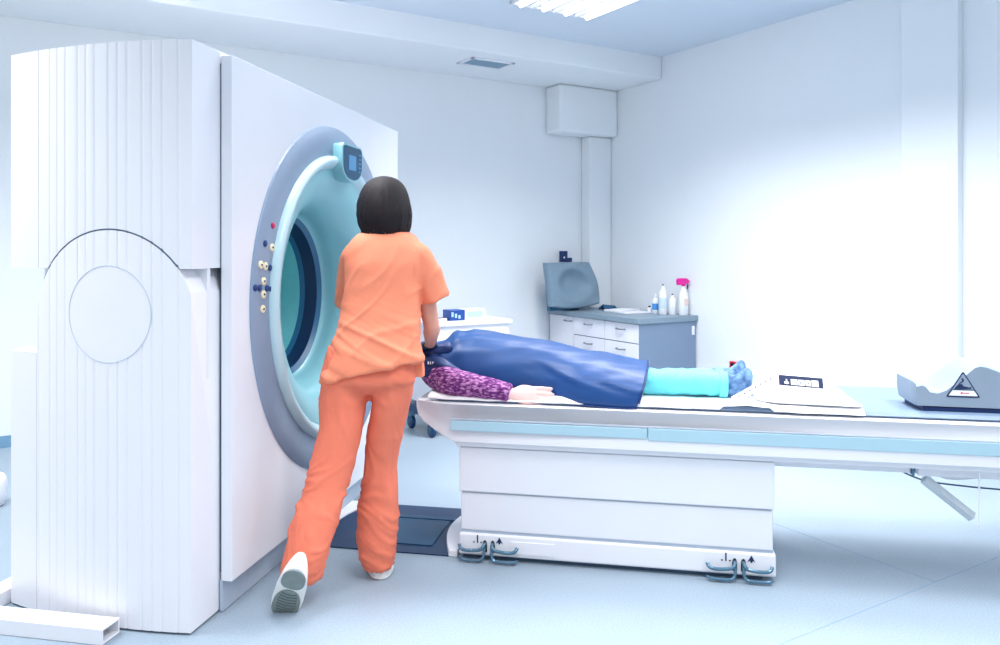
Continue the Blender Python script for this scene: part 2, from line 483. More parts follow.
borering('bore_band', .382, PV1-.262, .366, PV1-.325, BORE2)
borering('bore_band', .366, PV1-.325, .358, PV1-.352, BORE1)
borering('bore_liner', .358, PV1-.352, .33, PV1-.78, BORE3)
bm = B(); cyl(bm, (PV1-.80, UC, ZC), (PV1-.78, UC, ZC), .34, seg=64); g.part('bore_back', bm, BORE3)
# buttons on the ring band
def onpanel(px, py, v=PV1+.012):
    k = (px-500)/F; cg, sg = math.cos(GA), math.sin(GA)
    # X = cg*v - sg*u ; Y = sg*v + cg*u
    u = (cg*v-k*sg*v)/(sg+k*cg); Y = sg*v+cg*u
    return u, H-(py-HZ)*Y/F
btn = [(272.9, 225.6, BTNP), (265.2, 243.5, BTNB), (271.9, 247.4, CREAM), (260.8, 264.8, CREAM), (265.4, 266.2, CREAM), (269.8, 267.9, BTNB),
       (263.5, 281.2, CREAM), (255.3, 287.8, BTNB), (259.6, 288, BTNB), (266.8, 288.3, BTNB), (270.9, 289, BTNB), (263.4, 294.4, CREAM), (262.7, 309, CREAM)]
for px, py, m_ in btn:
    u, z = onpanel(px, py)
    bm = B()
    r_ = .0135 if m_ is not CREAM else .0165
    rings(bm, [[(x, u+r_*f*1.1*math.cos(2*PI*k/20), z+r_*f*math.sin(2*PI*k/20)) for k in range(20)] for x, f in ((PV1+.010, 1), (PV1+.015, 1), (PV1+.017, .8))])
    bo = g.part('button', bm, m_, ang=50)
    if m_ is not BTNB:
        bm = B()
        rings(bm, [[(x, u+.006*math.cos(2*PI*k/12), z+.0045*math.sin(2*PI*k/12)) for k in range(12)] for x in (PV1+.0165, PV1+.0185)])
        g.part('button_mark', bm, BTNB if m_ is CREAM else REDM, parent=bo)
PD = PV1+.034
# display pod hanging at the top of the opening
du, dz = onpanel(347.5, 164, PD)
def podoutline(w, h, n=18):
    pts = [(-w, h*.80), (-w*.94, h*.92), (-w*.8, h), (w*.8, h), (w*.94, h*.92), (w, h*.8)]
    for k in range(n+1):
        a_ = -PI*k/n
        pts.append((w*math.cos(a_)*1.0, -h*.15+h*.85*math.sin(a_)))
    return pts
bm = B()
rings(bm, [[(PD+x, du+a_*f, dz+b_*f) for a_, b_ in podoutline(.135, .094)] for x, f in ((-.20, .55), (-.12, .8), (-.03, 1.0), (.02, 1.02), (.028, 1.0))])
pod = g.part('display_pod', bm, FUNM, ang=50)
bm = B(); rings(bm, [[(PD+x, du+a_*.9, dz+b_*.9) for a_, b_ in podoutline(.135, .094)] for x in (.027, .031)]); g.part('screen_bezel', bm, SCRN, parent=pod)
bm = B(); box(bm, PD+.030, PD+.033, du-.06, du+.035, dz-.035, dz+.04); g.part('screen', bm, SCRL, parent=pod)
for k in range(5):
    bm = B(); box(bm, PD+.030, PD+.0325, du+.08, du+.1, dz-.04+k*.022, dz-.032+k*.022); g.part('key', bm, SCRL, parent=pod)

# white cable trunking on the floor by the scanner
def hollow(bm, x0, x1, y0, y1, z0, z1, th, axis):
    def rr(i0, i1, k0, k1): return ((i0, k0), (i1, k0), (i1, k1), (i0, k1))
    if axis == 'x': f = lambda s, i, k: (s, i, k); s0, s1, a0, a1 = x0, x1, y0, y1
    else: f = lambda s, i, k: (i, s, k); s0, s1, a0, a1 = y0, y1, x0, x1
    o0 = [f(s0, *q) for q in rr(a0, a1, z0, z1)]; o1 = [f(s1, *q) for q in rr(a0, a1, z0, z1)]
    i0 = [f(s0, *q) for q in rr(a0+th, a1-th, z0+th, z1-th)]; i1 = [f(s1, *q) for q in rr(a0+th, a1-th, z0+th, z1-th)]
    V = [[bm.verts.new(p) for p in L] for L in (o0, o1, i1, i0)]
    for a_ in range(4):
        A, Bv = V[a_], V[(a_+1) % 4]
        for k in range(4): bm.faces.new((A[k], A[(k+1) % 4], Bv[(k+1) % 4], Bv[k]))
bm = B(); hollow(bm, -3.2, -1.865, 2.395, 2.487, .001, .056, .007, 'x')
single('cable_trunking', bm, WHITE2, 'white hollow plastic cable trunking lying along the foot of the scanner, open end facing right', 'cable trunking', (-2.4, 2.44, 0), G, bevel=.002)
bm = B(); hollow(bm, -2.53, -2.445, 2.49, 3.6, .001, .056, .007, 'y')
single('cable_trunking', bm, WHITE2, 'white trunking at far left edge of the picture running back behind the scanner', 'cable trunking', (-2.46, 3.0, 0), G, bevel=.002)

# dark floor plate between scanner and couch
t = Thing('floor_plate', 'dark blue inset floor plate between scanner and couch, white curved ends', 'floor plate', (-1.2, 3.6, 0), G)
bm = B(); n = 20
def arc(s_, y):  # white end curve
    return s_
Lft = [(-1.44-.10*(1-((y-3.38)/.62-1)**2)*.9 if False else -1.46-.08*math.sin(PI*(y-3.38)/.62), y) for y in [3.38+.62*k/n for k in range(n+1)]]
Rgt = [(-.885-.07*math.sin(PI*(y-3.38)/.62), y) for y in [4.0-.62*k/n for k in range(n+1)]]
prism(bm, Lft+Rgt, lambda a_, b_: (a_, b_, .001), lambda a_, b_: (a_, b_, .006))
t.part('plate', bm, MATB)
bm = B(); box(bm, -1.36, -.985, 3.47, 3.80, .006, .010); t.part('tread', bm, MATB2, bevel=.003)
bm = B(); box(bm, -1.40, -.95, 3.80, 3.84, .006, .014); t.part('ledge', bm, MATB2, bevel=.003)
bm = B(); prism(bm, Lft+[(-1.585, 4.0), (-1.585, 3.55)], lambda a_, b_: (a_, b_, .001), lambda a_, b_: (a_, b_, .012)); t.part('end_plate', bm, WHITE)
bm = B(); prism(bm, [(-.845, 3.38)]+[(x+0.001, y) for x, y in Rgt[::-1]]+[(-.845, 4.0)], lambda a_, b_: (a_, b_, .001), lambda a_, b_: (a_, b_, .03)); t.part('end_plate', bm, WHITE, bevel=.003)

# ------------------------------------------------------------------ couch (examination table)
TT = .695
t = Thing('examination_couch', 'white patient couch with pale cyan side stripe on a stepped white pedestal', 'patient couch', (-.18, 3.69, 0), G)
c0, c1 = 3.365, 4.01
bm = B(); box(bm, -.835, .510, c0, c1, .022, .118); t.part('plinth', bm, WHITE2, bevel=.01, bseg=3)
bm = B(); box(bm, -.825, .50, c0+.012, c1-.012, .118, .131); t.part('plinth_groove', bm, SEAML)
bm = B(); box(bm, -.825, .498, c0+.004, c1-.004, .131, .296); t.part('lower_panel', bm, WHITE, bevel=.006)
bm = B(); box(bm, -.82, .494, c0+.012, c1-.012, .296, .303); t.part('panel_gap', bm, SEAML)
bm = B(); box(bm, -.83, .503, c0-.006, c1+.006, .303, .50); t.part('upper_panel', bm, WHITE, bevel=.006)
bm = B(); box(bm, -.83, .47, c0+.02, c1-.02, .50, .54); t.part('neck', bm, WHITE)
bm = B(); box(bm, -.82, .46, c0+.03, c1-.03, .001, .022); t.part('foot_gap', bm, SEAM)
bm = B(); box(bm, -.60, -.405, c0-.004, c0+.002, .040, .095); t.part('access_plate', bm, WHITE2, bevel=.002)
# tabletop
T0, T1, VE = 3.325, 4.055, 2.0
def tprof(z0, ztop, inset=0):
    return
bm = B()
# side outline in (v,z), extruded across u, nose sloping up at the scanner end
out = [(-.84, .527), (-1.0, .60), (-1.035, .625), (-1.045, .66), (-1.045, TT-.008), (-1.038, TT), (VE, TT), (VE, .527)]
def noseu(v, side):
    k = max(0, (-.865-v)/.18)
    ins = .07*k*k+.02*k
    return (T0+ins) if side == 0 else (T1-ins)
rs = []
for side in (0, 1):
    rs.append([(v, noseu(v, side), z) for v, z in
               [(-.84, .527), (-.865, .538), (-.92, .563), (-1.0, .60), (-1.035, .625), (-1.045, .66), (-1.045, TT-.008), (-1.038, TT), (-1.0, TT), (-.92, TT), (-.865, TT), (VE, TT), (VE, .527)]])
rings(bm, rs); t.part('tabletop', bm, WHITE2, bevel=.008, bseg=3, ang=30)
for v0, v1, z0, z1 in ((-.862, -.012, .580, .624), (-.008, VE-.01, .574, .626)):
    for y0, y1 in ((T0-.006, T0+.01), (T1-.01, T1+.006)):
        bm = B(); box(bm, v0, v1, y0, y1, z0, z1); t.part('side_stripe', bm, TEALB, bevel=.003, label='pale cyan stripe')
bm = B(); box(bm, -.862, VE-.01, T0-.004, T0+.01, .628, .632);  t.part('stripe_edge', bm, SEAML)
bm = B(); box(bm, -.84, VE-.02, T0+.02, T1-.02, .505, .53); t.part('underframe', bm, WHITE, bevel=.004)
# sliding cradle pad on the top
bm = B(); 
prism(bm, [(3.385, TT), (3.37, TT+.010), (3.385, TT+.022), (3.42, TT+.026), (3.60, TT+.018), (3.78, TT+.018), (3.96, TT+.026), (3.995, TT+.022), (4.01, TT+.010), (3.995, TT)],
      lambda a_, b_: (-.93, a_, b_), lambda a_, b_: (VE-.03, a_, b_))
t.part('cradle_pad', bm, PADM, ang=30)
# right hand underside beam, bracket, strut
bm = B(); box(bm, .487, 1.045, 3.44, 3.94, .462, .506); t.part('beam', bm, WHITE, bevel=.004)
bm = B(); box(bm, 1.06, VE, 3.40, 3.98, .462, .52); t.part('slide_housing', bm, WHITE, bevel=.006)
bm = B(); box(bm, 1.047, 1.056, 3.43, 3.95, .455, .515); t.part('bracket', bm, STEEL)
bm = B(); 
tube(bm, [(1.09, 3.43, .445), (1.27, 3.43, .30)], [(.02, .022)]*2, 4); t.part('strut', bm, SILV, bevel=.002)
bm = B(); cyl(bm, (1.272, 3.37, .50), (1.272, 3.37, .285), .0035, seg=10); t.part('rod', bm, WHITE2)
bm = B(); tube(bm, [(1.02, 3.5, .455), (1.1, 3.45, .432), (1.25, 3.44, .42), (1.45, 3.46, .405), (1.7, 3.5, .37)], .0035, 8, sub=5); t.part('cable', bm, SEAM)
bm = B(); tube(bm, [(1.15, 3.6, .455), (1.2, 3.5, .44), (1.35, 3.55, .438), (1.5, 3.6, .455)], .012, 8, sub=5); t.part('cable', bm, WHITE)
# foot pedals: two pairs
def pedal(v, s_):
    """s_ = +1 bar runs to the right, -1 to the left of the slot"""
    yf = c0
    bm = B(); pts = podoutline(.010, .026, 10)
    prism(bm, [(a_, -b_) for a_, b_ in pts], lambda a_, b_: (v+a_, yf-.003, .066+b_), lambda a_, b_: (v+a_, yf+.004, .066+b_))
    t.part('pedal_slot', bm, BLACK)
    bm = B()
    tube(bm, [(v, yf+.0, .078), (v, yf-.018, .078), (v+s_*.004, yf-.028, .070), (v+s_*.016, yf-.03, .060), (v+s_*.05, yf-.03, .054), (v+s_*.085, yf-.03, .054), (v+s_*.104, yf-.027, .060), (v+s_*.112, yf-.016, .072)], .0074, 10, sub=4)
    p = t.part('foot_pedal', bm, STEEL)
    bm = B()
    tube(bm, [(v, yf-.018, .074), (v, yf-.024, .036), (v+s_*.008, yf-.03, .020), (v+s_*.025, yf-.033, .014), (v+s_*.09, yf-.033, .014), (v+s_*.112, yf-.02, .016)], .0064, 10, sub=4)
    t.part('lower_bar', bm, STEEL, parent=p)
for v, s_ in ((-.715, -1), (-.680, 1), (.345, -1), (.380, 1)): pedal(v, s_)
for vx, kind in ((-.748, 0), (-.650, 1), (.310, 0), (.412, 1)):
    bm = B(); y_ = c0-.0015
    if kind == 0:
        box(bm, vx-.003, vx+.003, y_, c0+.001, .078, .112)
        for d in (-.016, .016): box(bm, vx+d-.003, vx+d+.003, y_, c0+.001, .078, .084)
    else:
        prism(bm, [(-.016, .080), (0, .108), (.016, .080), (.006, .086), (.003, .078), (-.003, .078), (-.006, .086)], lambda a_, b_: (vx+a_, y_, b_), lambda a_, b_: (vx+a_, c0+.001, b_))
    t.part('pedal_symbol', bm, NAVY)

# ------------------------------------------------------------------ hands
def hand(bm, M, curl=.25, spread=.0, s=1.0, thumb=True, curls=None, tuck=False):
    def T(x, y, z): return M @ Vector((x*s, y*s, z*s))
    up = (M.to_3x3() @ Vector((0, 0, 1)))
    tube(bm, [T(-.03, 0, 0), T(0, 0, 0), T(.03, 0, .001), (T(.06, 0, .001)), T(.088, 0, 0)],
         [(.024*s, .018*s), (.026*s, .018*s), (.036*s, .018*s), (.04*s, .015*s), (.037*s, .011*s)], 18, ref=up, sub=3, dome=True)
    for i, (y, L, r_) in enumerate(((.029, .070, .0092), (.0097, .078, .0095), (-.0097, .072, .0090), (-.028, .056, .0080))):
        cu = curls[i] if curls else curl
        a_ = 0.1; p = Vector((.078, y, 0)); pts = [T(*p)]; rr = [r_*s*1.05]
        yaw = spread*(1.5-i)
        for f in (.46, .30, .24):
            d = Vector((math.cos(a_)*math.cos(yaw), math.sin(yaw), -math.sin(a_)))
            p = p+d*L*f*1.15; pts.append(T(*p)); rr.append(r_*s*(1.0 if f > .4 else .93 if f > .25 else .82)); a_ += cu
        tube(bm, pts, rr, 10, ref=up, sub=2, dome=True)
    if tuck:
        tube(bm, [T(.012, .02, -.010), T(.035, .034, -.020), T(.060, .036, -.026), T(.080, .034, -.030)], [.013*s, .012*s, .0105*s, .009*s], 10, ref=up, sub=2, dome=True)
    elif thumb:
        tube(bm, [T(.012, .02, -.004), T(.035, .043, -.010), T(.060, .056, -.016), T(.082, .060, -.020)], [.013*s, .0125*s, .0105*s, .009*s], 10, ref=up, sub=2, dome=True)

def mframe(o, x, y):
    x = Vector(x).normalized(); y = Vector(y); z = x.cross(y).normalized(); y = z.cross(x)
    return Matrix(((x.x, y.x, z.x, o[0]), (x.y, y.y, z.y, o[1]), (x.z, y.z, z.z, o[2]), (0, 0, 0, 1)))

def head(bm, M, s=1.0):
    """local: x = right ear, y = face forward, z = up, origin at skull centre"""
    def T(x, y, z): return M @ Vector((x*s, y*s, z*s))
    fr = M.to_3x3()
    tmp = bmesh.new()
    def bl(c_, r_): bmesh.ops.create_uvsphere(tmp, u_segments=24, v_segments=14, radius=1, matrix=M @ Matrix.Translation(Vector(c_)*s) @ Matrix.Diagonal((*[k*s for k in r_], 1)))
    bl((0, -.012, .03), (.075, .092, .085)); bl((0, .03, -.035), (.058, .062, .075)); bl((0, .055, -.085), (.032, .03, .022))
    bl((0, .092, -.025), (.011, .016, .022)); bl((0, .100, -.037), (.014, .012, .010))       # nose
    bl((0, .086, -.062), (.022, .010, .006)); bl((0, .084, -.071), (.019, .010, .006))       # lips
    for x in (-.03, .03): bl((x, .078, .002), (.013, .012, .010)); bl((x, .080, .020), (.018, .010, .005))
    for x in (-.074, .074): bl((x, 0, -.01), (.010, .02, .032))
    me = bpy.data.meshes.new('h'); tmp.to_mesh(me); tmp.free(); bm.from_mesh(me); bpy.data.meshes.remove(me)

# ------------------------------------------------------------------ nurse
nb = P(355, 560, 3.2); nb.z = 0
n_ = Thing('person', 'standing person in orange scrubs seen from behind, leaning over the patient', 'person', nb, W)
pel, wai, che, sho = P(368, 372, 3.24), P(376, 330, 3.27), P(382, 280, 3.33), P(386, 247, 3.37)
lsh, rsh = P(355, 251, 3.38), P(417, 251, 3.35)
lel, lwr = P(348, 310, 3.52), P(392, 345, 3.66)
rel, rwr = P(431.5, 326, 3.40), P(430.5, 343, 3.58)
nck, hed = P(385.5, 226, 3.41), P(385, 202, 3.455)
lhip, lkn, lan = P(350, 388, 3.23), P(333, 470, 3.16), P(304, 556, 3.01)
rhip, rkn, ran = P(391, 388, 3.26), P(382, 470, 3.31), P(379, 560, 3.285)
bm = B()
tube(bm, [pel, wai, che, sho], [(.13, .085), (.11, .08), (.12, .08), (.085, .05)], 20, ref=Vector((0, 1, 0)), sub=4, dome=True)
tube(bm, [sho, nck, hed], [.06, .05, .05], 14, sub=3)
for a_, b_, c_ in ((lsh, lel, lwr), (rsh, rel, rwr)):
    tube(bm, [sho+(a_-sho)*.5, a_, a_+(b_-a_)*.5, b_, b_+(c_-b_)*.35, c_], [.03, .03, .04, .037, .036, .026], 14, sub=4, dome=True)
for a_, b_, c_ in ((lhip, lkn, lan), (rhip, rkn, ran)):
    tube(bm, [a_, a_+(b_-a_)*.5, b_, b_+(c_-b_)*.4, c_], [.075, .06, .042, .036, .028], 14, sub=4, dome=True)
hM = Matrix.Translation(hed) @ Matrix.Rotation(math.radians(-8), 4, 'Z') @ Matrix.Rotation(math.radians(-24), 4, 'X')
head(bm, hM, .92)
rhM = mframe(rwr, (P(426, 352, 3.70)-rwr), Vector((-1, 0, -.1)))
lhM = mframe(lwr, (P(420, 352, 3.74)-lwr), Vector((0, -.4, .9)))
hand(bm, rhM, .3, .08); hand(bm, lhM, .35, .05)
# feet inside shoes
tube(bm, [lan, lan+Vector((-.02, .02, -.05)), lan+Vector((-.05, .035, -.115))], [.028, .026, .02], 12, dome=True)
tube(bm, [ran, P(381, 566, 3.42)], [.028, .02], 12, dome=True)
body = n_.part('body', fuse(bm, .0075, 3), SKIN, ang=180)

def ridge(x): return 1-abs(x)*2
# tunic
def hx(px0, px1, py, Y, ry):
    c_ = P((px0+px1)/2, py, Y); return (c_, (px1-px0)/2*Y/F, ry)
bm = B()
secs = [hx(372, 400, 227, 3.40, .045), hx(367, 406, 231, 3.395, .06), hx(357, 414, 235, 3.385, .085), hx(350, 421, 242, 3.375, .10), hx(345.5, 426, 251, 3.365, .112),
        hx(343.5, 425, 264, 3.35, .12), hx(344, 422, 281, 3.335, .12), hx(343, 420.5, 302, 3.315, .116), hx(339, 420, 322, 3.29, .115), hx(332, 420, 343, 3.265, .125),
        hx(325.5, 420.5, 360, 3.25, .135), hx(322, 421, 371, 3.245, .14)]
tl = lambda f: (lambda x, y: f*(x-.02))
cs = catmull([s_[0] for s_ in secs], 4); rr = catmull([Vector((s_[1], s_[2])) for s_ in secs], 4)
N_ = len(cs); RS = []
for i, (c_, r_) in enumerate(zip(cs, rr)):
    k = max(0, (i/(N_-1)-.72)/.28)
    def hemz(x, y, k=k):
        z = .25*x*k*(1 if x < .12 else .0)
        if x > .12: z += .03*k
        return z+.010*k
    RS.append(hring(c_, r_[0], r_[1], 48, 2.3, hemz))
rings(bm, RS)
# sleeves
s0, s1, s2 = P(408, 249, 3.36), P(424, 268, 3.36), P(435, 298, 3.38)
tube(bm, [s0, P(417, 255, 3.36), s1, P(431, 285, 3.37), s2], [(.05, .06), (.058, .066), (.060, .066), (.064, .066), (.067, .068)], 24, ref=Vector((0, 1, 0)), sub=4)
tube(bm, [P(362, 249, 3.37), P(353, 256, 3.39), P(349, 275, 3.43), P(346, 304, 3.49)], [(.05, .055), (.052, .06), (.05, .06), (.05, .06)], 24, ref=Vector((0, 1, 0)), sub=4)
def crease(a, w=.22):
    """narrow raised fold where the noise value passes zero"""
    return math.exp(-(a/w)**2)
def tdisp(p, nrm):
    z = p.z; d = 0
    low = max(0, min(1, (1.20-z)/.22))
    q = z+p.x*.42
    d += low*.0075*crease(nz((p.x*2.0, p.y*2, q*11), o=3))
    d += low*.004*crease(nz((p.x*4+z*3, p.y*3, q*20), o=9))
    d += .004*nz((p.x*5, p.y*5, z*6), o=5)
    d += .0045*crease(nz((p.x*9-z*6, p.y*6, z*4), o=15), .12)
    if p.x > -.36: d += .006*crease(nz(((p.x+z*.6)*13, p.y*4, z*3), o=12))
    return d-.003
tun = n_.part('tunic', fuse(bm, .0075, 1, tdisp), TUNIC, ang=180)
bm = B()
f0, f1, f2 = P(416, 338, 3.30), P(418, 360, 3.285), P(419, 377, 3.28)
rings(bm, [[p+Vector(d)*w_ for d in ((-.9, -.5, .1), (.5, -.2, 0), (.62, 1.1, 0), (.45, 1.1, 0), (.2, 0, 0), (-.8, -.3, .1))] for p, w_ in ((f0, .02), (f0.lerp(f1, .5), .028), (f1, .033), (f1.lerp(f2, .6), .036), (f2, .034))])
n_.part('hem_flap', bm, TUNIC, parent=tun, bevel=.003, ang=60)
# raised hem lines
def hem_loop(c_, rx, ry, f, pw=2.0):
    pass
# trousers
bm = B()
hloft(bm, [hx(330, 414, 345, 3.26, .10), hx(322, 415, 368, 3.245, .118), hx(321, 414, 382, 3.24, .115), hx(338, 400, 391, 3.24, .06)], 36, 2.3)
hloft(bm, [hx(322, 369, 378, 3.235, .10), hx(319.5, 367.7, 398, 3.23, .10), hx(318.5, 362.5, 428, 3.20, .095), hx(311, 355.5, 460, 3.165, .088), hx(302.5, 346, 491, 3.12, .082), hx(293, 338.5, 520, 3.07, .083), hx(285.5, 329, 550, 3.03, .080), hx(281.5, 324.5, 568, 3.02, .074), hx(283, 321, 579, 3.03, .070)], 28, 2.1)
hloft(bm, [hx(370, 414, 378, 3.25, .10), hx(372, 411, 400, 3.26, .10), hx(368, 404, 428, 3.285, .098), hx(364.5, 398.5, 460, 3.305, .086), hx(361, 398.5, 491, 3.305, .083), hx(358, 397.5, 520, 3.30, .083), hx(357, 396.5, 540, 3.295, .083), hx(361, 394, 560, 3.29, .075), hx(365, 392.5, 567, 3.29, .07)], 28, 2.1)
def pdisp(p, nrm):
    z = p.z; d = 0
    knee = max(0, 1-abs(z-.40)/.2); low = max(0, min(1, (.45-z)/.2)); up = max(0, min(1, (z-.55)/.15))
    d += .005*nz((p.x*5, p.y*5, z*6), o=2)
    tw = .9*nz((p.x*3, p.y*3, z*3), o=33)
    q = z+p.x*tw
    d += (.0015+.0055*knee+.003*low)*crease(nz((p.x*6, p.y*5, q*17), o=6), .14)
    d += (.001+.003*low)*crease(nz((p.x*9+z*6, p.y*7, q*24), o=8), .14)
    d += up*.004*crease(nz(((p.x+z*.5)*13, p.y*6, z*5), o=21), .16)
    return d-.002
trs = n_.part('trousers', fuse(bm, .0085, 2, pdisp), TROUS, ang=180)
# open dark trouser hem of the raised leg
# hair bob
hc = P(384, 204, 3.455)
bm = B(); n = 96; RS = []
ys = [(176.2, 3), (177.6, 9), (180.3, 14.5), (185, 19.3), (192, 23), (201, 25.6), (211, 27), (219, 26.8), (226, 25), (231, 21.5)]
ctr = catmull([P(384.3 if y < 200 else 384+.04*(y-200), y, 3.452-.0009*(y-178)) for y, w in ys], 4)
wd = catmull([Vector((w*3.45/F, w*3.45/F*1.0)) for y, w in ys], 4)
for i, (c_, r_) in enumerate(zip(ctr, wd)):
    k = i/(len(ctr)-1); ring = []
    for j in range(n):
        a_ = 2*PI*j/n
        f = 1+.03*nz((math.cos(a_)*6, math.sin(a_)*6, k*1.2), o=4)*k+.035*nz((math.cos(a_+k*.5)*14, math.sin(a_+k*.5)*14, k*1.2), o=7)*min(1, k*1.5)
        front = max(0, math.sin(a_))
        x = r_[0]*math.cos(a_)*f; y_ = r_[1]*math.sin(a_)*f*(1.0-.25*front*k)
        z = 0
        if k > .7: z = (k-.7)/.3*(-.006+.02*nz((math.cos(a_)*10, math.sin(a_)*10, 1), o=2)-.014*max(0, math.cos(a_)) + .012*max(0, -math.sin(a_))*math.cos(a_*3))
        ring.append(c_+Vector((x, y_, z)))
    RS.append(ring)
last = RS[-1]; cc = ctr[-1]
RS.append([cc+(p-cc)*.8+Vector((0, 0, .012)) for p in last])
rings(bm, RS); hr = n_.part('hair', bm, HAIR, ang=60)
bm = B()
for k in range(44):
    a_ = PI*.9+PI*1.2*(k+.3)/44; x0 = .100*math.cos(a_); y0 = .096*math.sin(a_)
    p0 = Vector((cc.x+x0*.93, cc.y+y0*.93, cc.z+.05)); L = .035+.02*random.random()
    tube(bm, [p0, p0+Vector((x0*.06, y0*.06, -.045)), p0+Vector((x0*.10+random.uniform(-.012, .012), y0*.1, -.045-L*1.2))], [(.011, .007), (.008, .005), (.001, .001)], 6, sub=3)
n_.part('hair_tips', bm, HAIR, parent=hr)

# gloves
bm = B(); hand(bm, rhM, .3, .08, 1.09)
n_.part('glove', fuse(bm, .005, 2), GLOVE, ang=180)
bm = B(); hand(bm, lhM, .35, .05, 1.09)
n_.part('glove', fuse(bm, .005, 2), GLOVE, ang=180)

# shoes: local x = forward (toe), y = side, z = up, heel at origin
def sole_outline(n=36, L=.265):
    pts = []
    for k in range(n):
        a_ = 2*PI*k/n; x = L/2*(1-math.cos(a_)); s_ = math.sin(a_)
        t_ = x/L; w = .040+.014*math.sin(min(1, t_*1.15)*PI*.92)**1.5+(.010 if t_ > .5 else 0)*math.sin((t_-.5)*PI)
        e = (1-abs(2*t_-1)**4.5)**.45
        pts.append((x, math.copysign(w*e, s_) if abs(s_) > 1e-6 else 0))
    return pts
def shoe(M):
    bm = B(); o = sole_outline()
    rs_ = []
    for z, f in ((.012, 1), (.03, 1.0), (.05, .93), (.068, .82), (.082, .66)):
        r_ = []
        for x, y in o:
            t_ = x/.265
            zz = .012+(z-.012)*(1-.42*max(0, (t_-.35)/.65)) 
            xx = x if z < .04 else .012+(x-.012)*(1-.12*(z-.04)/.04) if t_ < .4 else x*(1-.12*(z-.04)/.04)-.0
            r_.append(M @ Vector((xx, y*f, zz)))
        rs_.append(r_)
    rings(bm, rs_)
    s_ = n_.part('shoe', bm, SHOEW, bevel=.003, ang=60)
    bm = B(); rings(bm, [[M @ Vector((x*1.01-.001, y*1.05, z)) for x, y in o] for z in (.002, .014)])
    mid = n_.part('sole_wall', bm, SHOEW, parent=s_)
    bm = B(); rings(bm, [[M @ Vector((.012+x*.36, y*.8, z)) for x, y in o] for z in (-.002, .003)])
    rings(bm, [[M @ Vector((.115+x*.55, y*.93*(1 if True else 1), z)) for x, y in o] for z in (-.002, .003)])
    n_.part('outsole', bm, SOLE, parent=s_)
    bm = B()
    for k in range(8):
        x = .135+k*.0145; w = .036*math.sqrt(max(.1, 1-((x-.185)/.085)**2))
        tube(bm, [M @ Vector((x-.004, -w, -.003)), M @ Vector((x+.002, 0, -.003)), M @ Vector((x-.004, w, -.003))], .0022, 6, sub=3)
    n_.part('tread', bm, mat('tread_dark', (92, 104, 106), .7), parent=s_)
ht = P(297, 569, 2.86); toe = P(283.5, 612, 2.955)
fx = (toe-ht).normalized()
Ms = mframe(ht, fx, Vector((-1, -.12, .25)))
upv = Ms.to_3x3() @ Vector((0, 0, 1))
if upv.y < 0: Ms = mframe(ht, fx, Vector((1, .12, -.25)))
shoe(Ms)
hr_ = P(380.5, 577, 3.24); hr_.z = .002
shoe(mframe(hr_, Vector((-.15, 1, 0)), Vector((-1, -.15, 0))))

# ------------------------------------------------------------------ patient (G frame: x = v, y = u)
pt = Thing('person', 'patient lying on the couch in purple knit sleeves and teal trousers', 'person', (-.4, 3.66, TT), G)
PZ = TT+.026
bm = B()
V3 = Vector
tube(bm, [V3((-.35, 3.66, PZ+.075)), V3((-.6, 3.66, PZ+.09)), V3((-.85, 3.68, PZ+.11)), V3((-.98, 3.68, PZ+.10))], [(.11, .06), (.115, .07), (.14, .085), (.12, .06)], 20, sub=4, dome=True)
tube(bm, [V3((-.98, 3.68, PZ+.09)), V3((-1.12, 3.68, PZ+.085)), V3((-1.2, 3.68, PZ+.09))], [.06, .048, .05], 12, sub=2)
hMp = Matrix.Translation(V3((-1.19, 3.68, PZ+.095))) @ Matrix(((0, 0, -1, 0), (1, 0, 0, 0), (0, 1, 0, 0), (0, 0, 0, 1)))
hMp = Matrix.Translation(V3((-1.17, 3.68, PZ+.10))) @ Matrix(((0, 0, -1, 0), (-1, 0, 0, 0), (0, 1, 0, 0), (0, 0, 0, 1)))
head(bm, hMp, .95)
# arms
nsh, nel, nwr = V3((-.97, 3.50, PZ+.085)), V3((-.80, 3.41, PZ+.045)), V3((-.605, 3.388, TT+.040))
tube(bm, [nsh, (nsh+nel)/2, nel, (nel+nwr)/2, nwr], [.048, .045, .038, .036, .025], 14, sub=4, dome=True)
nhM = mframe(nwr+V3((.012, 0, 0)), V3((1, .03, -.03)), V3((0, .35, .94)))
# back of the hand must face the camera (-y)
if (nhM.to_3x3() @ V3((0, 0, 1))).y > 0: nhM = mframe(nwr+V3((.012, 0, 0)), V3((1, .03, -.03)), V3((0, -.3, -.94)))
hand(bm, nhM, s=1.06, spread=.045, curls=(.10, .16, .22, .28), tuck=True)
fsh, fel, fwr = V3((-.97, 3.78, PZ+.06)), V3((-.78, 3.76, PZ+.06)), V3((-.60, 3.70, PZ+.06))
tube(bm, [fsh, fel, fwr], [.045, .038, .026], 14, sub=5, dome=True)
hand(bm, mframe(fwr, V3((1, 0, 0)), V3((0, -.2, .9))), .12, .01, .98)
for y_ in (3.575, 3.74):
    tube(bm, [V3((-.35, y_, PZ+.065)), V3((-.1, y_, PZ+.05)), V3((.08, y_, PZ+.05)), V3((.34, y_, PZ+.046))], [.055, .045, .038, .03], 14, sub=4, dome=True)
for y_, out_ in ((3.555, -1), (3.755, 1)):
    tube(bm, [V3((.33, y_, PZ+.045)), V3((.375, y_, PZ+.048)), V3((.392, y_+.01*out_, PZ+.072)), V3((.402, y_+.02*out_, PZ+.095))], [.028, .028, .024, .015], 12, sub=3, dome=True)
pt.part('body', fuse(bm, .005, 3), SKINP, ang=180)
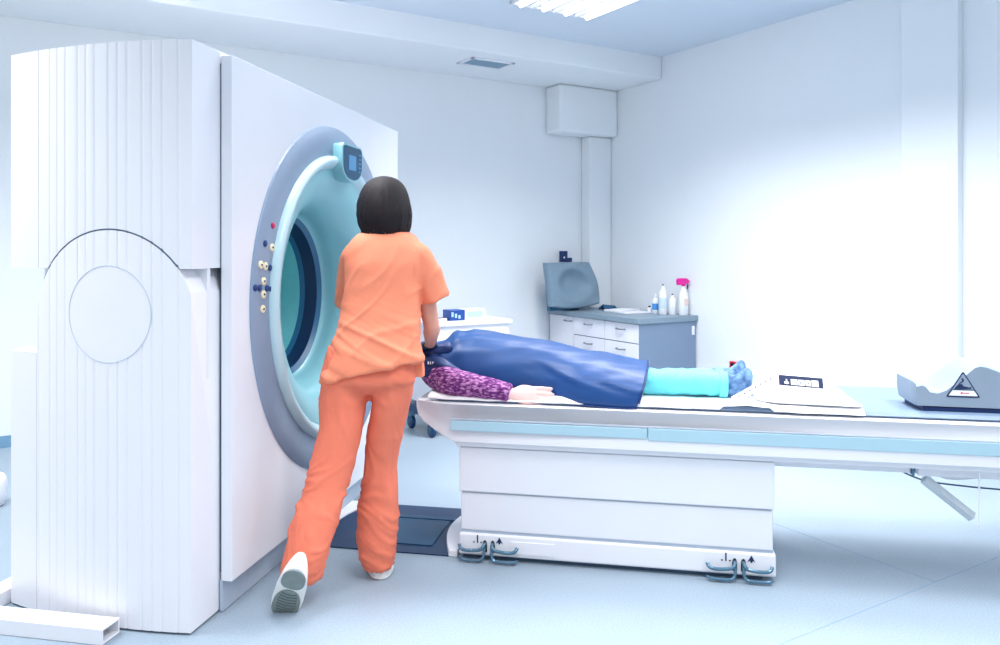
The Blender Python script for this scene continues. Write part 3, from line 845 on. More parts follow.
# knit sweater (torso + sleeves)
bm = B()
tube(bm, [V3((-.42, 3.66, PZ+.08)), V3((-.6, 3.66, PZ+.095)), V3((-.85, 3.67, PZ+.115)), V3((-.99, 3.68, PZ+.105)), V3((-1.04, 3.68, PZ+.095))], [(.13, .075), (.13, .085), (.16, .10), (.14, .08), (.07, .06)], 24, sub=4)
tube(bm, [V3((-1.01, 3.56, PZ+.075)), V3((-.97, 3.50, PZ+.072)), V3((-.90, 3.44, PZ+.058)), V3((-.81, 3.41, PZ+.045)), V3((-.70, 3.398, PZ+.034)), V3((-.605, 3.388, TT+.042))], [.06, .068, .066, .057, .050, .042], 20, sub=4)
tube(bm, [V3((-.99, 3.78, PZ+.06)), fsh, fel, fwr+V3((-.01, 0, 0))], [.06, .052, .045, .036], 18, sub=4)
def kd(p, n): return .004*nz((p.x*16, p.y*10, p.z*14), o=1)+.0022*nz((p.x*50, p.y*50, p.z*50), o=3)
pt.part('knit_sweater', fuse(bm, .0075, 2, kd), KNIT, ang=180)
# teal trousers
bm = B()
tube(bm, [V3((-.33, 3.65, PZ+.07)), V3((-.2, 3.65, PZ+.06))], [(.12, .05), (.11, .045)], 20)
tube(bm, [V3((-.30, 3.59, PZ+.07)), V3((-.1, 3.57, PZ+.060)), V3((.05, 3.56, PZ+.060)), V3((.2, 3.555, PZ+.062)), V3((.325, 3.55, PZ+.058))], [(.08, .06), (.075, .055), (.073, .058), (.07, .056), (.066, .053)], 20, sub=4)
tube(bm, [V3((-.30, 3.72, PZ+.065)), V3((-.1, 3.72, PZ+.055)), V3((.05, 3.72, PZ+.052)), V3((.2, 3.73, PZ+.054)), V3((.325, 3.75, PZ+.05))], [(.07, .055), (.065, .045), (.064, .045), (.062, .045), (.058, .044)], 20, sub=4)
def ld(p, n): return .007*nz((p.x*20+p.z*14, p.y*9, p.z*8), o=1)+.003*nz((p.x*40-p.z*20, p.y*18, p.z*12), o=2)
tp = pt.part('teal_trousers', fuse(bm, .007, 2, ld), TEALP, ang=180)
for y_, zc_, r_ in ((3.55, .058, 1), (3.75, .050, .9)):
    bm = B(); tube(bm, [V3((.296, y_, PZ+zc_)), V3((.332, y_, PZ+zc_-.001))], [(.0705*r_, .060*r_), (.0695*r_, .058*r_)], 28)
    pt.part('trouser_cuff', bm, TEALP, parent=tp, bevel=.004)
# socks
for y_, out_ in ((3.55, -1), (3.755, 1)):
    bm = B()
    tube(bm, [V3((.31, y_, PZ+.055)), V3((.355, y_, PZ+.052)), V3((.39, y_, PZ+.050))], [(.050, .052), (.050, .050), (.046, .046)], 18, sub=3, dome=True)
    tube(bm, [V3((.375, y_, PZ+.045)), V3((.392, y_+.01*out_, PZ+.070)), V3((.408, y_+.02*out_, PZ+.092)), V3((.415, y_+.03*out_, PZ+.105))], [(.044, .046), (.048, .042), (.048, .034), (.044, .024)], 18, sub=3, dome=True, ref=V3((1, 0, 0)))
    pt.part('sock', fuse(bm, .006, 3), SOCK, ang=180)
# hair of the patient
bm = B()
bmesh.ops.create_uvsphere(bm, u_segments=28, v_segments=16, radius=1, matrix=hMp @ Matrix.Translation((0, -.03, .035)) @ Matrix.Diagonal((.083, .088, .088, 1)))
pt.part('hair', bm, HAIRP)

# lead apron draped over the patient
bm = B()
# stations: v, near edge u, near edge z, shoulder-of-drape u, top z, far u
st = [(-1.075, 3.56, .80, 3.60, .875, 3.86), (-1.03, 3.50, .805, 3.57, .905, 3.90), (-.97, 3.475, .80, 3.55, .945, 3.92), (-.90, 3.47, .775, 3.53, .978, 3.93), (-.80, 3.465, .76, 3.525, .977, 3.95), (-.70, 3.46, .752, 3.52, .962, 3.95),
      (-.58, 3.465, .735, 3.51, .945, 3.95), (-.48, 3.455, .722, 3.50, .93, 3.95), (-.41, 3.425, .706, 3.47, .917, 3.95), (-.30, 3.368, .703, 3.45, .898, 3.95), (-.18, 3.355, .699, 3.44, .882, 3.95), (-.10, 3.352, .698, 3.44, .860, 3.94), (-.055, 3.36, .70, 3.45, .848, 3.93)]
sv = catmull([Vector(s_) if False else __import__('mathutils').Vector(s_[:3]) for s_ in st], 6)
sw = catmull([Vector(s_[3:]) for s_ in st], 6)
cols = []
NC = 44
for (v, un, zn), (us, zt, ufar) in zip(sv, sw):
    col = []
    for k in range(NC+1):
        t_ = k/NC
        # superelliptic section from near edge over the top to the far edge
        a_ = PI*t_
        cu_ = -math.copysign(abs(math.cos(a_))**.8, math.cos(a_)); cz_ = math.sin(a_)**.75
        u = (un+ufar)/2+(ufar-un)/2*cu_
        zb = zn if t_ < .5 else TT+.03
        z = zb+(zt-zb)*cz_
        # end tilts: the right hem leans outward at the top
        lean = max(0, (v+.14)/.085)*.045*cz_ if v > -.14 else 0
        # creases
        w = math.sin(a_)
        d = .0075*nz((v*7-t_*9, t_*5, 0), o=3)*w+.0045*nz((v*16-t_*16, t_*9, 1), o=5)*w
        left = max(0, min(1, (-.82-v)/.12))
        d += left*.010*math.sin(v*60+t_*14)*w
        low = math.exp(-((t_-.14)/.12)**2)
        d += low*.011*nz((v*9+t_*22, t_*7, 2), o=8)*max(0, min(1, (v+.62)/.2))
        # outward direction in the section
        nu, nzv = cu_, cz_
        col.append(V3((v+lean, u+nu*d, z+nzv*d)))
    cols.append(col)
vs = [[bm.verts.new(p) for p in c_] for c_ in cols]
for i in range(len(vs)-1):
    for k in range(NC): bm.faces.new((vs[i][k], vs[i+1][k], vs[i+1][k+1], vs[i][k+1]))
ap = Thing('lead_apron', 'shiny blue protective apron draped over the lying patient', 'apron', (-.5, 3.66, TT+.02), G)
o = ap.part('drape', bm, APRON, ang=180)
m_ = o.modifiers.new('thick', 'SOLIDIFY'); m_.thickness = .006; m_.offset = -1
# dark bound edge on the foot end and along the near side
bm = B(); tube(bm, [p+V3((.002, 0, 0)) for p in cols[-1][1:36]], .0048, 8); o2 = ap.part('edge_binding', bm, APROND, label='navy edge binding')
bm = B(); tube(bm, [c_[0]+V3((0, -.001, .001)) for c_ in cols[6:]], .0036, 8); ap.part('edge_binding', bm, APROND, label='navy edge binding')
# folded collar near the shoulder; its navy also paints the apron's shaded lower left
bm = B()
def blobs(seq, r):
    tube(bm, seq, r, 18, sub=4, dome=True)
blobs([V3((-1.07, 3.50, .845)), V3((-1.00, 3.475, .852)), V3((-.93, 3.462, .838)), V3((-.85, 3.458, .795))], [(.035, .028), (.042, .032), (.040, .038), (.024, .028)])
blobs([V3((-1.08, 3.54, .872)), V3((-1.02, 3.52, .895)), V3((-.93, 3.53, .915))], [(.035, .022), (.045, .03), (.04, .03)])
blobs([V3((-1.10, 3.50, .81)), V3((-1.03, 3.465, .815)), V3((-.96, 3.452, .808)), V3((-.86, 3.45, .78))], [(.028, .02), (.034, .026), (.034, .024), (.02, .018)])
def fd(p, n): return .009*nz((p.x*12+p.z*30, p.y*12, p.z*26), o=4)
ap.part('collar_and_shade', fuse(bm, .007, 2, fd), APROND, ang=180, label='dark navy folded collar and painted shade of the apron')
for k, (dx, w_) in enumerate(((0, .006), (.012, .004), (.022, .007), (.036, .003))):
    bm = B(); x = -.995+dx; box(bm, x, x+w_, 3.4265, 3.4305, .850, .862 if k != 3 else .854)
    ap.part('collar_mark', bm, SHEET)

# ------------------------------------------------------------------ sheet, pillow, strap
bm = B(); nu_, nv_ = 26, 110; grid = []
for i in range(nv_+1):
    v = -.98+1.83*i/nv_; row = []
    for j in range(nu_+1):
        f = j/nu_; lo = 3.362+.008*nz((v*9, 0, 0), o=3)-.0*v
        if v > .35: lo -= .012*math.sin((v-.35)*4)
        u = lo+(3.98-lo)*f
        z = PZ+.004+.003*nz((v*12, u*12, 0), o=1)+.006*math.exp(-((v-.40)/.05)**2)*(1-f)
        if f < .06: z -= (.06-f)/.06*(.018 if not .3 < v < .5 else .004)
        row.append(bm.verts.new((v, u, z)))
    grid.append(row)
for i in range(nv_):
    for j in range(nu_): bm.faces.new((grid[i][j], grid[i+1][j], grid[i+1][j+1], grid[i][j+1]))
o = single('couch_sheet', bm, SHEET, 'white crumpled cover sheet under the patient\'s legs on the couch', 'sheet', (.3, 3.66, TT+.02), G, ang=180)
m_ = o.modifiers.new('thick', 'SOLIDIFY'); m_.thickness = .0025; m_.offset = 1
# pillow
def vat(px, u):
    k = (px-500)/F; cg, sg = math.cos(GA), math.sin(GA)
    return (k*cg*u+sg*u)/(cg-k*sg)
bm = B()
RSP = []
for v, un, uf2, zt in ((.435, 3.50, 3.80, .745), (.445, 3.46, 3.84, .775), (.475, 3.425, 3.87, .815), (.52, 3.40, 3.88, .832), (.60, 3.39, 3.89, .828), (.70, 3.385, 3.89, .820), (.76, 3.38, 3.88, .800), (.80, 3.375, 3.87, .765), (.835, 3.375, 3.85, .745), (.85, 3.39, 3.82, .735)):
    ring = []; zb = PZ+.006
    for k in range(32):
        a_ = 2*PI*k/32; cu_ = math.copysign(abs(math.cos(a_))**.6, math.cos(a_)); cz_ = math.sin(a_)
        z = (zb+.012)+((zt-zb-.012)*abs(cz_)**.6 if cz_ > 0 else -.012*abs(cz_)**.7)
        bulge = .012*nz((v*8, k*.3, 0), o=2)
        ring.append(V3((v, (un+uf2)/2+(uf2-un)/2*cu_*(1-.12*max(0, cz_)), z+bulge*max(0, cz_)*.5)))
    RSP.append(ring)
rings(bm, RSP)
pw_ = Thing('support_cushion', 'soft white support cushion at the patient\'s feet with a dark printed strip', 'cushion', (.63, 3.63, TT+.03), G)
pw_.part('cushion', bm, PILLOW, ang=180)
bm = B(); n_l = 24
# label strip lying on the sloping near top face
def strip(v0, v1, zc0, zc1, w, off, u0=3.438):
    bm = B(); a = []
    for k in range(9):
        f = k/8; v = v0+(v1-v0)*f; zc = zc0+(zc1-zc0)*f
        a.append([V3((v, u0-off, zc-w/2)), V3((v, u0+.02-off, zc+w/2)), V3((v, u0+.024-off, zc+w/2)), V3((v, u0+.004-off, zc-w/2))])
    rings(bm, a); return bm
LS = dict(u0=3.405)
lab = pw_.part('printed_strip', strip(.526, .700, .832, .822, .040, .012, **LS), NAVY, label='dark blue printed strip')
def cell(a0, a1, m_, w=.028, dz=0):
    v0 = .526+.174*a0; v1 = .526+.174*a1
    pw_.part('strip_print', strip(v0, v1, .832-.010*a0+dz, .832-.010*a1+dz, w, .0135, **LS), m_, parent=lab)
cell(.12, .22, SHEET, .014, -.004); cell(.16, .19, SHEET, .026); cell(.27, .42, SHEET); cell(.44, .58, SHEET); cell(.60, .72, SHEET); cell(.74, .89, SHEET, .03)
cell(.48, .50, NAVY, .016); cell(.53, .545, NAVY, .016); cell(.645, .675, NAVY, .008); cell(.33, .35, VENTM, .004)
# strap
bm = B(); S = []
path = [V3((.352, 3.44, .732)), V3((.40, 3.42, .765)), V3((.455, 3.42, .800)), V3((.505, 3.43, .828)), V3((.53, 3.45, .832))]
pp = catmull(path, 5)
for p in pp: S.append([p, p+V3((0, .035, .014)), p+V3((.002, .035, .011)), p+V3((.002, 0, -.003))])
pp2 = pp
bm = B(); S = [[p+V3((-.005, -.004, -.012)), p+V3((-.012, .012, .014)), p+V3((-.009, .015, .013)), p+V3((-.002, .0, -.013))] for p in pp]
rings(bm, S)
sp = pw_.part('strap', bm, SHEET, label='white perforated strap')
for k in range(7):
    p = pp[3+k*2]+V3((-.009, .002, .0025)); bm = B(); ball(bm, p, .0032, 8); pw_.part('strap_hole', bm, NAVY, parent=sp)

# knee rest foam wedge with warning triangle
kr = Thing('positioning_wedge', 'grey contoured foam knee wedge with a triangular warning sticker', 'foam wedge', (1.35, 3.54, TT+.02), G)
WU0, WU1 = 3.42, 3.665
KB = .738
def wedge_prof(far):
    o_ = 0
    return [(1.058, KB+.004), (1.050, .79), (1.050, .838), (1.06, .826), (1.078, .832), (1.095, .826), (1.11, .806 if True else 0), (1.14, .802), (1.17, .815), (1.225, .862), (1.275, .908), (1.295, .915), (1.32, .911), (1.42, .872), (1.55, .83), (1.70, .80), (1.80, .77), (1.80, KB)]
pr = wedge_prof(0)
bm = B()
def wl(u, f): return [V3((v+(-.0), u, z)) for v, z in pr]
rs_ = []
for k in range(13):
    f = k/12; u = WU0+(WU1-WU0)*f
    ed = min(f, 1-f)*12; ins = .008 if ed < .5 else .0
    dip = .012*math.sin(PI*f)
    rs_.append([V3((v+(ins if v < 1.06 else 0), u, (z-ins if z > KB+.01 else z)-(dip if 1.09 < v < 1.2 else 0))) for v, z in pr])
rings(bm, rs_); kr.part('foam_block', bm, FOAM, bevel=.006, ang=40)
bm = B(); box(bm, 1.085, 1.80, WU0+.006, WU1-.006, PZ-.012, KB); kr.part('base_pad', bm, APROND, bevel=.003, label='dark navy base')
# triangle sticker
def tri(cx, cz, r, th=None):
    return [(cx, cz+r), (cx-r*.92, cz-r*.62), (cx+r*.92, cz-r*.62)]
yk = WU0
k0 = vat(963, yk)
def zat(px, py, u):
    v = vat(px, u); Y = math.sin(GA)*v+math.cos(GA)*u; return H-(py-HZ)*Y/F
Z0 = zat(963, 387, yk)
def flat(pts, m_, off, parent=None, name='sticker'):
    bm = B(); prism(bm, pts, lambda a_, b_: (a_, yk-off, b_), lambda a_, b_: (a_, yk-off+.0014, b_))
    return kr.part(name, bm, m_, parent=parent, smooth=False)
def rtri(s_):
    base = [(0, .064), (-.064, -.042), (.064, -.042)]; out_ = []
    for i in range(3):
        p = Vector(base[i])*s_; q = Vector(base[(i-1) % 3])*s_; r_ = Vector(base[(i+1) % 3])*s_
        for k in range(5):
            a_ = p.lerp(q, .08); b_ = p.lerp(r_, .08); t_ = k/4
            w = (1-t_)**2*a_+2*t_*(1-t_)*p+t_**2*b_; out_.append((k0+w.x, Z0+w.y))
    return out_
stk = flat(rtri(1.0), NAVY, .0015, name='warning_sticker')
flat(rtri(.86), FOAM, .0022, stk, 'sticker_face')
def S_(pts): return [(k0+a_, Z0+b_) for a_, b_ in pts]
flat(S_([(-.053, -.0345), (.053, -.0345), (.038, -.014), (-.038, -.014)]), SHEET, .003, stk, 'sticker_band')
flat(S_([(-.040, -.0135), (.040, -.0135), (.038, -.009), (-.036, -.009)]), STEEL, .003, stk, 'sticker_print')
flat(S_([(-.034, -.008), (-.014, -.010), (.028, -.006), (.031, .002), (.022, -.001), (.0, .004), (-.004, .012), (-.016, .012), (-.026, .002)]), NAVY, .0035, stk, 'sticker_print')
flat(S_([(-.016, .012), (-.004, .018), (.003, .026), (-.001, .036), (-.009, .034), (-.004, .030), (-.006, .022), (-.016, .016)]), NAVY, .0035, stk, 'sticker_print')
flat(S_([(-.012, -.024), (-.004, -.019), (-.004, -.0225), (.022, -.0225), (.022, -.0255), (-.004, -.0255), (-.004, -.029)]), REDM, .0042, stk, 'sticker_print')

# ------------------------------------------------------------------ background trolley
tr = Thing('trolley', 'low white trolley on dark castors behind the couch', 'trolley', (2.88, 5.3, 0), R)
q0, q1_, p0, p1 = 2.53, 3.24, 5.08, 5.50
bm = B(); box(bm, q0, q1_, p0, p1, .80, .83); tr.part('top', bm, CABW, bevel=.006)
bm = B(); box(bm, q0+.03, q1_-.02, p0+.02, p1-.02, .22, .80); tr.part('cabinet', bm, CABW, bevel=.004)
for k in range(3):
    z = .62-k*.17
    bm = B(); box(bm, q0+.06, q1_-.05, p0+.008, p0+.02, z, z+.15); d = tr.part('drawer', bm, CABW, bevel=.003)
    bm = B(); box(bm, q0+.22, q1_-.25, p0-.008, p0+.008, z+.11, z+.122); tr.part('handle', bm, GREY, parent=d)
bm = B(); box(bm, q0, q1_, p0, p1, .13, .20); tr.part('base', bm, WHEEL, bevel=.01)
for x in (q0+.03, q1_-.05):
    for y in (p0+.03, p1-.04):
        bm = B(); cyl(bm, (x-.016, y, .0505), (x+.016, y, .0505), .05, seg=24); w = tr.part('castor', bm, WHEEL, bevel=.006)
        bm = B(); cyl(bm, (x-.019, y, .0505), (x+.019, y, .0505), .022, seg=20); tr.part('hub', bm, STEEL, parent=w)
        bm = B(); box(bm, x-.024, x+.024, y-.02, y+.02, .095, .13); tr.part('fork', bm, STEEL, parent=w)
# box on the trolley
def rq(px, py, z):   # room-frame point at height z
    Y = F*(H-z)/(py-HZ); X = (px-500)*Y/F
    return Vector((X*math.cos(RA)+Y*math.sin(RA), -X*math.sin(RA)+Y*math.cos(RA), z))
def colq(px, p):
    k = (px-500)/F   # q at column px for given p
    return (k*math.cos(RA)*p+math.sin(RA)*p)/(math.cos(RA)-k*math.sin(RA))
gb = Thing('glove_box', 'small box, dark blue left half and white right half, on the trolley', 'box', (2.98, 5.2, .83), R)
b0, b1, b2 = colq(450, 5.2), colq(465, 5.2), colq(485, 5.2)
bm = B(); box(bm, b0, b1, 5.2, 5.32, .8305, .91); gb.part('blue_end', bm, GLOVEB, bevel=.004)
bm = B(); box(bm, b1, b2, 5.2, 5.32, .8305, .91); w_ = gb.part('white_end', bm, CABW, bevel=.004)
bm = B(); box(bm, b1+.02, b2-.02, 5.1985, 5.2, .85, .895); gb.part('panel', bm, TEALB, parent=w_)
for k in range(3):
    bm = B(); box(bm, b0+.012+.03*k, b0+.03+.03*k, 5.1985, 5.2, .86-.008*k, .895-.012*k); gb.part('print', bm, TEALB)
bm = B(); x = colq(437, 5.3); tube(bm, [(x, 5.25, .831), (x, 5.25, .845), (x, 5.25, .849)], [(.05, .05), (.055, .055), (.054, .054)], 24, ref=V3((1, 0, 0)))
d_ = Thing('dish', 'small white dish beside the blue and white box on the trolley', 'dish', (x, 5.25, .83), R)
d_.part('bowl', bm, CABW)
bm = B(); tube(bm, [(x-.03, 5.24, .851), (x+.04, 5.26, .851)], .004, 8); d_.part('pen', bm, NAVY)

# ------------------------------------------------------------------ cabinet along the right wall
cq, ce, cp0, cp1 = 4.50, QW-.02, 5.06, 6.23
cb = Thing('storage_cabinet', 'low white drawer cabinet with blue-grey end panel in the corner', 'cabinet', ((cq+ce)/2, 5.7, 0), R)
CT = .773
cp1 = PW-.02
bm = B(); box(bm, cq+.03, QW-.30, cp0+.02, cp1, .08, CT-.045); box(bm, cq+.03, ce, cp0+.02, 6.24, .08, CT-.045); cb.part('carcass', bm, CABW)
bm = B(); box(bm, cq+.01, ce, cp0, cp0+.02, .005, CT-.045); cb.part('end_panel', bm, CABG, bevel=.002, label='blue-grey end panel')
bm = B(); box(bm, cq+.07, ce-.02, cp0+.03, 6.24, .003, .08); cb.part('plinth', bm, CABG)
bm = B(); x_ = ce-.05; box(bm, x_, x_+.03, cp0-.012, cp0, .60, .68); cb.part('hook', bm, CABW, bevel=.004)
# fronts: split along p
def colp(px, q):  # p at column px for q
    k = (px-500)/F; Y = q/(k*math.cos(RA)+math.sin(RA)); return -k*Y*math.sin(RA)+Y*math.cos(RA)
pa, pb = colp(603.5, cq), colp(573, cq)
def front(y0, y1, z0, z1, name, hy=None, hz=None):
    bm = B(); box(bm, cq+.008, cq+.03, y0+.004, y1-.004, z0+.004, z1-.004); d = cb.part(name, bm, CABW, bevel=.002)
    hy = (y0+y1)/2 if hy is None else hy; hz = (z0+z1)/2+.03 if hz is None else hz
    bm = B(); tube(bm, [(cq+.01, hy-.055, hz), (cq-.012, hy-.05, hz), (cq-.016, hy, hz-.004), (cq-.012, hy+.05, hz), (cq+.01, hy+.055, hz)], .006, 8, sub=2)
    cb.part('handle', bm, GREY, parent=d)
for k, (za, zb) in enumerate(((.555, .725), (.37, .555), (.09, .37))):
    front(cp0, pa, za, zb, 'drawer'); front(pa, pb, za, zb, 'drawer')
front(pb, cp1, .09, .725, 'door', hy=pb+.08, hz=.68)
bm = B(); box(bm, cq+.020, cq+.026, cp0+.005, cp1-.005, .085, .728); cb.part('front_gap', bm, SEAM)
# worktop
bm = B(); box(bm, cq-.015, 4.90, cp0-.015, cp1, CT-.045, CT); box(bm, 4.90, QW-.003, cp0-.015, 6.245, CT-.045, CT)
single('worktop', bm, WTOP, 'grey speckled worktop on the corner cabinet', 'worktop', (4.85, 5.7, CT-.045), R)

# grey foam head coil cushion with round hollow, leaning
hp = 6.02
def wpt(px, py, p):
    q = colq(px, p); Y = math.sin(RA)*q+math.cos(RA)*p
    return V3((q, p, H-(py-HZ)*Y/F))
hcq = colq(574, hp)
zt_ = CT
ft = Thing('foam_headrest', 'grey square foam headrest with a round hollow, leaning on the worktop', 'headrest', (hcq, hp, CT), R)
bm = B(); nn = 36; gr = []; bk = []
# corners of the front face in image: TL(547,263) TR(589,262) BR(600,299) BL(553,305), with lower edge bowed
def facept(a_, b_):
    # a: 0..1 left-right, b: 0..1 bottom-top ; returns point on a plane leaning back
    xl = 552.5+(547-552.5)*b_; xr = 600+(589.5-600)*b_**1.3
    px = xl+(xr-xl)*a_+1.2*math.sin(PI*b_)*(a_)*2
    yb = 307.0+(303.5-307.0)*a_**2+2.2*math.sin(PI*a_); yt = 263+(262-263)*a_
    py = yb+(yt-yb)*b_
    p = hp+.09*b_-.02
    return wpt(px, py, p)
for i in range(nn+1):
    r1, r2 = [], []
    for j in range(nn+1):
        a_, b_ = i/nn, j/nn; P_ = facept(a_, b_)
        d2 = ((a_-.52)/.26)**2+((b_-.52)/.26)**2
        dent = .06*math.exp(-d2**1.8)-.014*math.exp(-((math.sqrt(d2)-1.45)/.35)**2)
        ed = min(a_, 1-a_, b_, 1-b_); rnd = .012*max(0, 1-ed/.04)**2
        r1.append(bm.verts.new(P_+V3((0, dent+rnd, 0)))); r2.append(bm.verts.new(P_+V3((0, .075, 0))))
    gr.append(r1); bk.append(r2)
for i in range(nn):
    for j in range(nn):
        bm.faces.new((gr[i][j], gr[i+1][j], gr[i+1][j+1], gr[i][j+1])); bm.faces.new((bk[i][j], bk[i][j+1], bk[i+1][j+1], bk[i+1][j]))
for i in range(nn):
    bm.faces.new((gr[i][0], bk[i][0], bk[i+1][0], gr[i+1][0])); bm.faces.new((gr[i][nn], gr[i+1][nn], bk[i+1][nn], bk[i][nn]))
    bm.faces.new((gr[0][i], gr[0][i+1], bk[0][i+1], bk[0][i])); bm.faces.new((gr[nn][i], bk[nn][i], bk[nn][i+1], gr[nn][i+1]))
ft.part('foam', bm, FOAMD, ang=60)
# a second slab leaning behind it
bm = B(); a0 = wpt(547.5, 273, hp+.17); a1 = wpt(548.5, 305, hp+.13)
prism(bm, [(a0.x-.01, a0.z), (a1.x-.005, CT+.001), (a1.x+.35, CT+.001), (a0.x+.33, a0.z)], lambda a_, b_: (a_, hp+.10+.05*(b_-CT)/.3, b_), lambda a_, b_: (a_, hp+.15+.05*(b_-CT)/.3, b_))
single('foam_slab', bm, mat('slab_teal', (60, 110, 140), .6), 'dark teal slab standing behind the grey headrest', 'foam slab', (hcq, hp+.15, CT), R, bevel=.008)
# small black clamp on the wall above the headrest
kp = wpt(563.6, 262, PW-.03)
cl = Thing('wall_bracket', 'small black L-shaped bracket on the wall above the grey headrest', 'bracket', (kp.x, PW, kp.z), R)
x0_, x1_, x2_ = colq(560.8, PW-.03), colq(566.5, PW-.03), colq(571, PW-.03)
z0_, z1_, z2_ = kp.z, wpt(565, 257.8, PW-.03).z, wpt(565, 251, PW-.03).z
bm = B(); box(bm, x0_, x1_, PW-.05, PW-.0005, z0_, z2_); cl.part('upright', bm, APROND, bevel=.004)
bm = B(); box(bm, x1_, x2_, PW-.05, PW-.0005, z0_, z1_); cl.part('arm', bm, APROND, bevel=.004)
bm = B(); box(bm, x0_+.02, x0_+.035, PW-.052, PW-.05, z1_-.005, z1_+.012); cl.part('mark', bm, SHEET)
# dark blue folded strap pile right of headrest
bm = B(); s_ = wpt(607, 305, 5.98)
for k in range(5):
    x = s_.x-.06+k*.032
    tube(bm, [(x, 5.93, CT+.012), (x+.01, 5.97, CT+.045-.004*k), (x+.012, 6.03, CT+.012)], [(.014, .012)]*3, 10, sub=3, dome=True)
single('strap_bundle', bm, mat('strap_teal_blue', (30, 84, 120), .6, var=.2, vscale=50), 'dark blue bundle of straps lying right of the grey headrest', 'straps', (s_.x, 5.98, CT), R)
# papers
for i, (px, p_, rz) in enumerate(((622, 5.78, .2), (633, 5.56, -.15))):
    q_ = colq(px, p_); bm = B(); ca, sa = math.cos(rz), math.sin(rz)
    pts = [(q_+x*ca-y*sa, p_+x*sa+y*ca) for x, y in ((-.15, -.1), (.15, -.1), (.15, .1), (-.15, .1))]
    prism(bm, pts, lambda a_, b_: (a_, b_, CT+.001), lambda a_, b_: (a_, b_, CT+(.018 if i == 0 else .012)))
    single('paper_pad', bm, SHEET if i == 0 else CABW, ('white paper pad on the worktop next to the blue straps', 'white paper pad on the worktop nearest the small bottles')[i], 'paper pad', (q_, p_, CT), R, bevel=.002)
# small bottles
def bottle(name, px, p_, h, r_, label, cap, neckh=.02, band=None, capr=None):
    h *= 1.2; r_ *= 1.12
    q_ = colq(px, p_); t_ = Thing(name, label, 'bottle', (q_, p_, CT), R)
    bm = B(); pr_ = [(r_*.92, .001), (r_, .006), (r_, h*.68), (r_*.86, h*.80), (r_*.42, h*.88), (r_*.36, h)]
    rings(bm, [[(q_+a_*math.cos(2*PI*k/24), p_+a_*math.sin(2*PI*k/24), CT+z) for k in range(24)] for a_, z in pr_])
    b_ = t_.part('body', bm, BOTTLE, ang=50)
    cr = capr or r_*.42
    bm = B(); cyl(bm, (q_, p_, CT+h*.96), (q_, p_, CT+h+neckh), cr, seg=18); t_.part('cap', bm, cap, bevel=.002)
    if band:
        bm = B(); rings(bm, [[(q_+r_*1.015*math.cos(2*PI*k/24), p_+r_*1.015*math.sin(2*PI*k/24), CT+z) for k in range(24)] for z in (h*.22, h*.58)])
        t_.part('label_band', bm, band)
    return t_, q_
bottle('bottle', 655.5, 5.40, .135, .028, 'small bottle with a blue label, leftmost of the bottles', SHEET, band=BLUEL)
bottle('bottle', 663, 5.29, .22, .036, 'tall white bottle with dark cap between the blue-labelled bottle and the spray bottle', NAVY, .012, band=mat('label_pale_blue', (206, 226, 240), .4), capr=.009)
bottle('bottle', 672.5, 5.22, .15, .030, 'short white bottle with dark tip directly left of the spray bottle', NAVY, .012, capr=.008)
bottle('bottle', 649.5, 5.50, .045, .018, 'tiny vial with dark cap at the left foot of the bottles', NAVY, .012, capr=.012)
q_ = colq(683.5, 5.15); p_ = 5.15
sb = Thing('spray_bottle', 'white spray bottle with a magenta trigger head', 'spray bottle', (q_, p_, CT), R)
bm = B(); pr_ = [(.045, .001), (.05, .008), (.05, .13), (.044, .165), (.024, .195), (.017, .215), (.017, .225)]
rings(bm, [[(q_+a_*math.cos(2*PI*k/28), p_+a_*.7*math.sin(2*PI*k/28), CT+z*1.22) for k in range(28)] for a_, z in pr_])
sb.part('body', bm, BOTTLE, ang=50)
bm = B(); box(bm, q_-.025, q_+.025, p_-.037, p_-.0345, CT+.09, CT+.15); sb.part('label_patch', bm, mat('label_peach', (240, 214, 204), .5), smooth=False)
bm = B()
prism(bm, [(-.075, .225), (-.078, .275), (-.060, .287), (.03, .284), (.062, .262), (.068, .25), (.045, .236), (.0, .228), (-.04, .226)], lambda a_, b_: (q_+a_, p_-.018, CT+.048+b_*1.0), lambda a_, b_: (q_+a_, p_+.018, CT+.048+b_*1.0))
hd = sb.part('trigger_head', bm, PINK, bevel=.006)
bm = B(); tube(bm, [(q_+.048, p_, CT+.298), (q_+.052, p_, CT+.27), (q_+.045, p_, CT+.235)], [(.008, .008), (.008, .007), (.006, .005)], 10, sub=3); sb.part('trigger', bm, mat('trigger_purple', (120, 16, 100), .4), parent=hd)
bm = B(); cyl(bm, (q_, p_, CT+.262), (q_, p_, CT+.280), .02, seg=20); sb.part('collar', bm, PINK, parent=hd)

# rounded white object, not identified, just cut by the left edge of the frame
e_ = P(-10, 508, 3.9*1.0); 
Yb = F*H/(506-HZ); bx = (-9-500)*Yb/F
wb = Thing('rounded_white_object', 'white rounded object just entering the picture at the left edge', 'bin', (bx, Yb, 0), W)
bm = B(); pr_ = [(.05, .001), (.062, .006), (.072, .05), (.075, .10), (.072, .14), (.06, .165), (.03, .178), (.004, .18)]
rings(bm, [[(bx+a_*math.cos(2*PI*k/28), Yb+a_*math.sin(2*PI*k/28), z) for k in range(28)] for a_, z in pr_])
wb.part('body', bm, SHEET, ang=60)

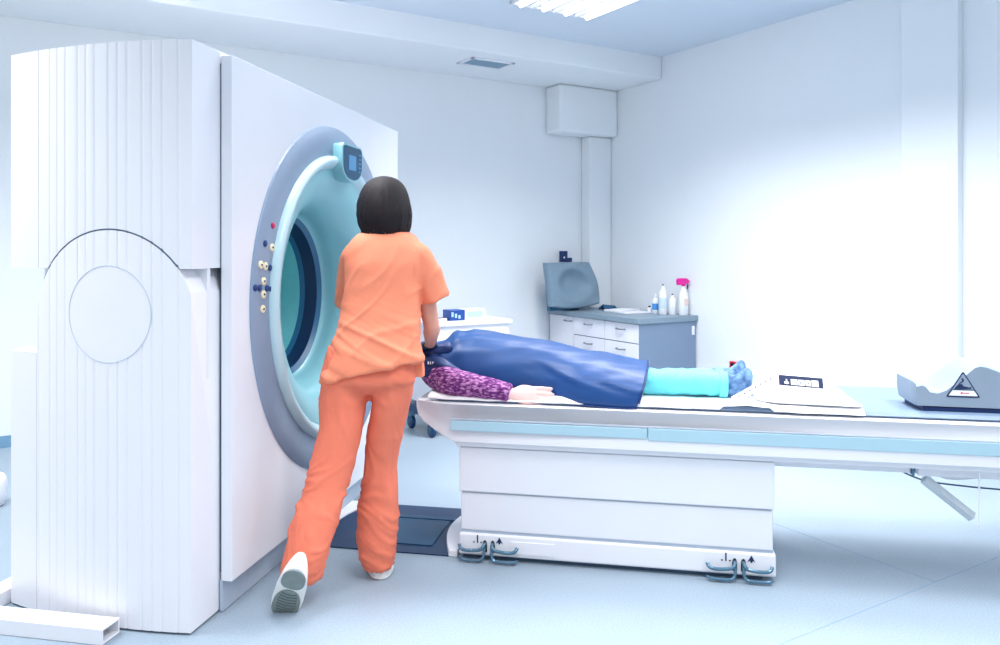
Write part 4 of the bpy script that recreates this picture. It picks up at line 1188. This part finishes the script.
# ------------------------------------------------------------------ light
def area(q, p, z, sx, sy, power, col=(1, 1, 1), spread=180, rot=(0, 0, 0), fr=R):
    L = bpy.data.lights.new('lamp', 'AREA'); L.shape = 'RECTANGLE'; L.size = sx; L.size_y = sy; L.energy = power; L.color = col
    L.spread = math.radians(spread)
    o = bpy.data.objects.new('ceiling_lamp_and_fill', L); C.objects.link(o)
    o.location = fr.R @ Vector((q, p, z)); o.rotation_euler = (rot[0], rot[1], fr.a+rot[2])
    return o
SP = 125
WL = (1, .985, .975)
area((lq+lq0)/2, lp-.6, HC-.05, .75, 1.15, 55, WL, spread=SP)
for q, p, e_ in ((1.0, 3.7, 48), (-.9, 3.6, 46), (3.5, 2.9, 66), (1.4, 1.4, 36), (-.8, 1.2, 30), (3.5, .9, 50), (1.8, -.8, 36), (-.2, -1.0, 30), (-1.6, 4.9, 30), (.6, 4.8, 20)):  # unseen ceiling lamps; last two added to brighten left back wall and soffit
    area(q, p, HC-.05, .75, 1.15, e_, WL, spread=SP)
bl = bpy.data.lights.new('bore_fill', 'POINT'); bl.energy = .45; bl.shadow_soft_size = .05; bl.color = (.8, 1, 1)  # added fill light without a visible source, brightens the bore liner
bo = bpy.data.objects.new('bore_fill', bl); C.objects.link(bo); bo.location = G.R @ Vector((PV1-.6, UC, ZC+.25))
w = bpy.data.worlds.new('world'); SC.world = w; w.use_nodes = True
bg = w.node_tree.nodes['Background']; bg.inputs['Color'].default_value = (.91, .97, 1.0, 1); bg.inputs['Strength'].default_value = .88

# ------------------------------------------------------------------ camera
cam = bpy.data.cameras.new('camera'); co = bpy.data.objects.new('camera', cam); C.objects.link(co)
co.location = (0, 0, H); co.rotation_euler = (PI/2, 0, 0)
cam.sensor_width = 36; cam.lens = 36*F/1000; cam.shift_y = -(322.5-HZ)/1000
cam.clip_start = .05
SC.camera = co
SC.view_settings.view_transform = 'Standard'; SC.view_settings.look = 'None'
SC.view_settings.gamma = 1; SC.view_settings.use_curve_mapping = False
SC.view_settings.exposure = -0.24
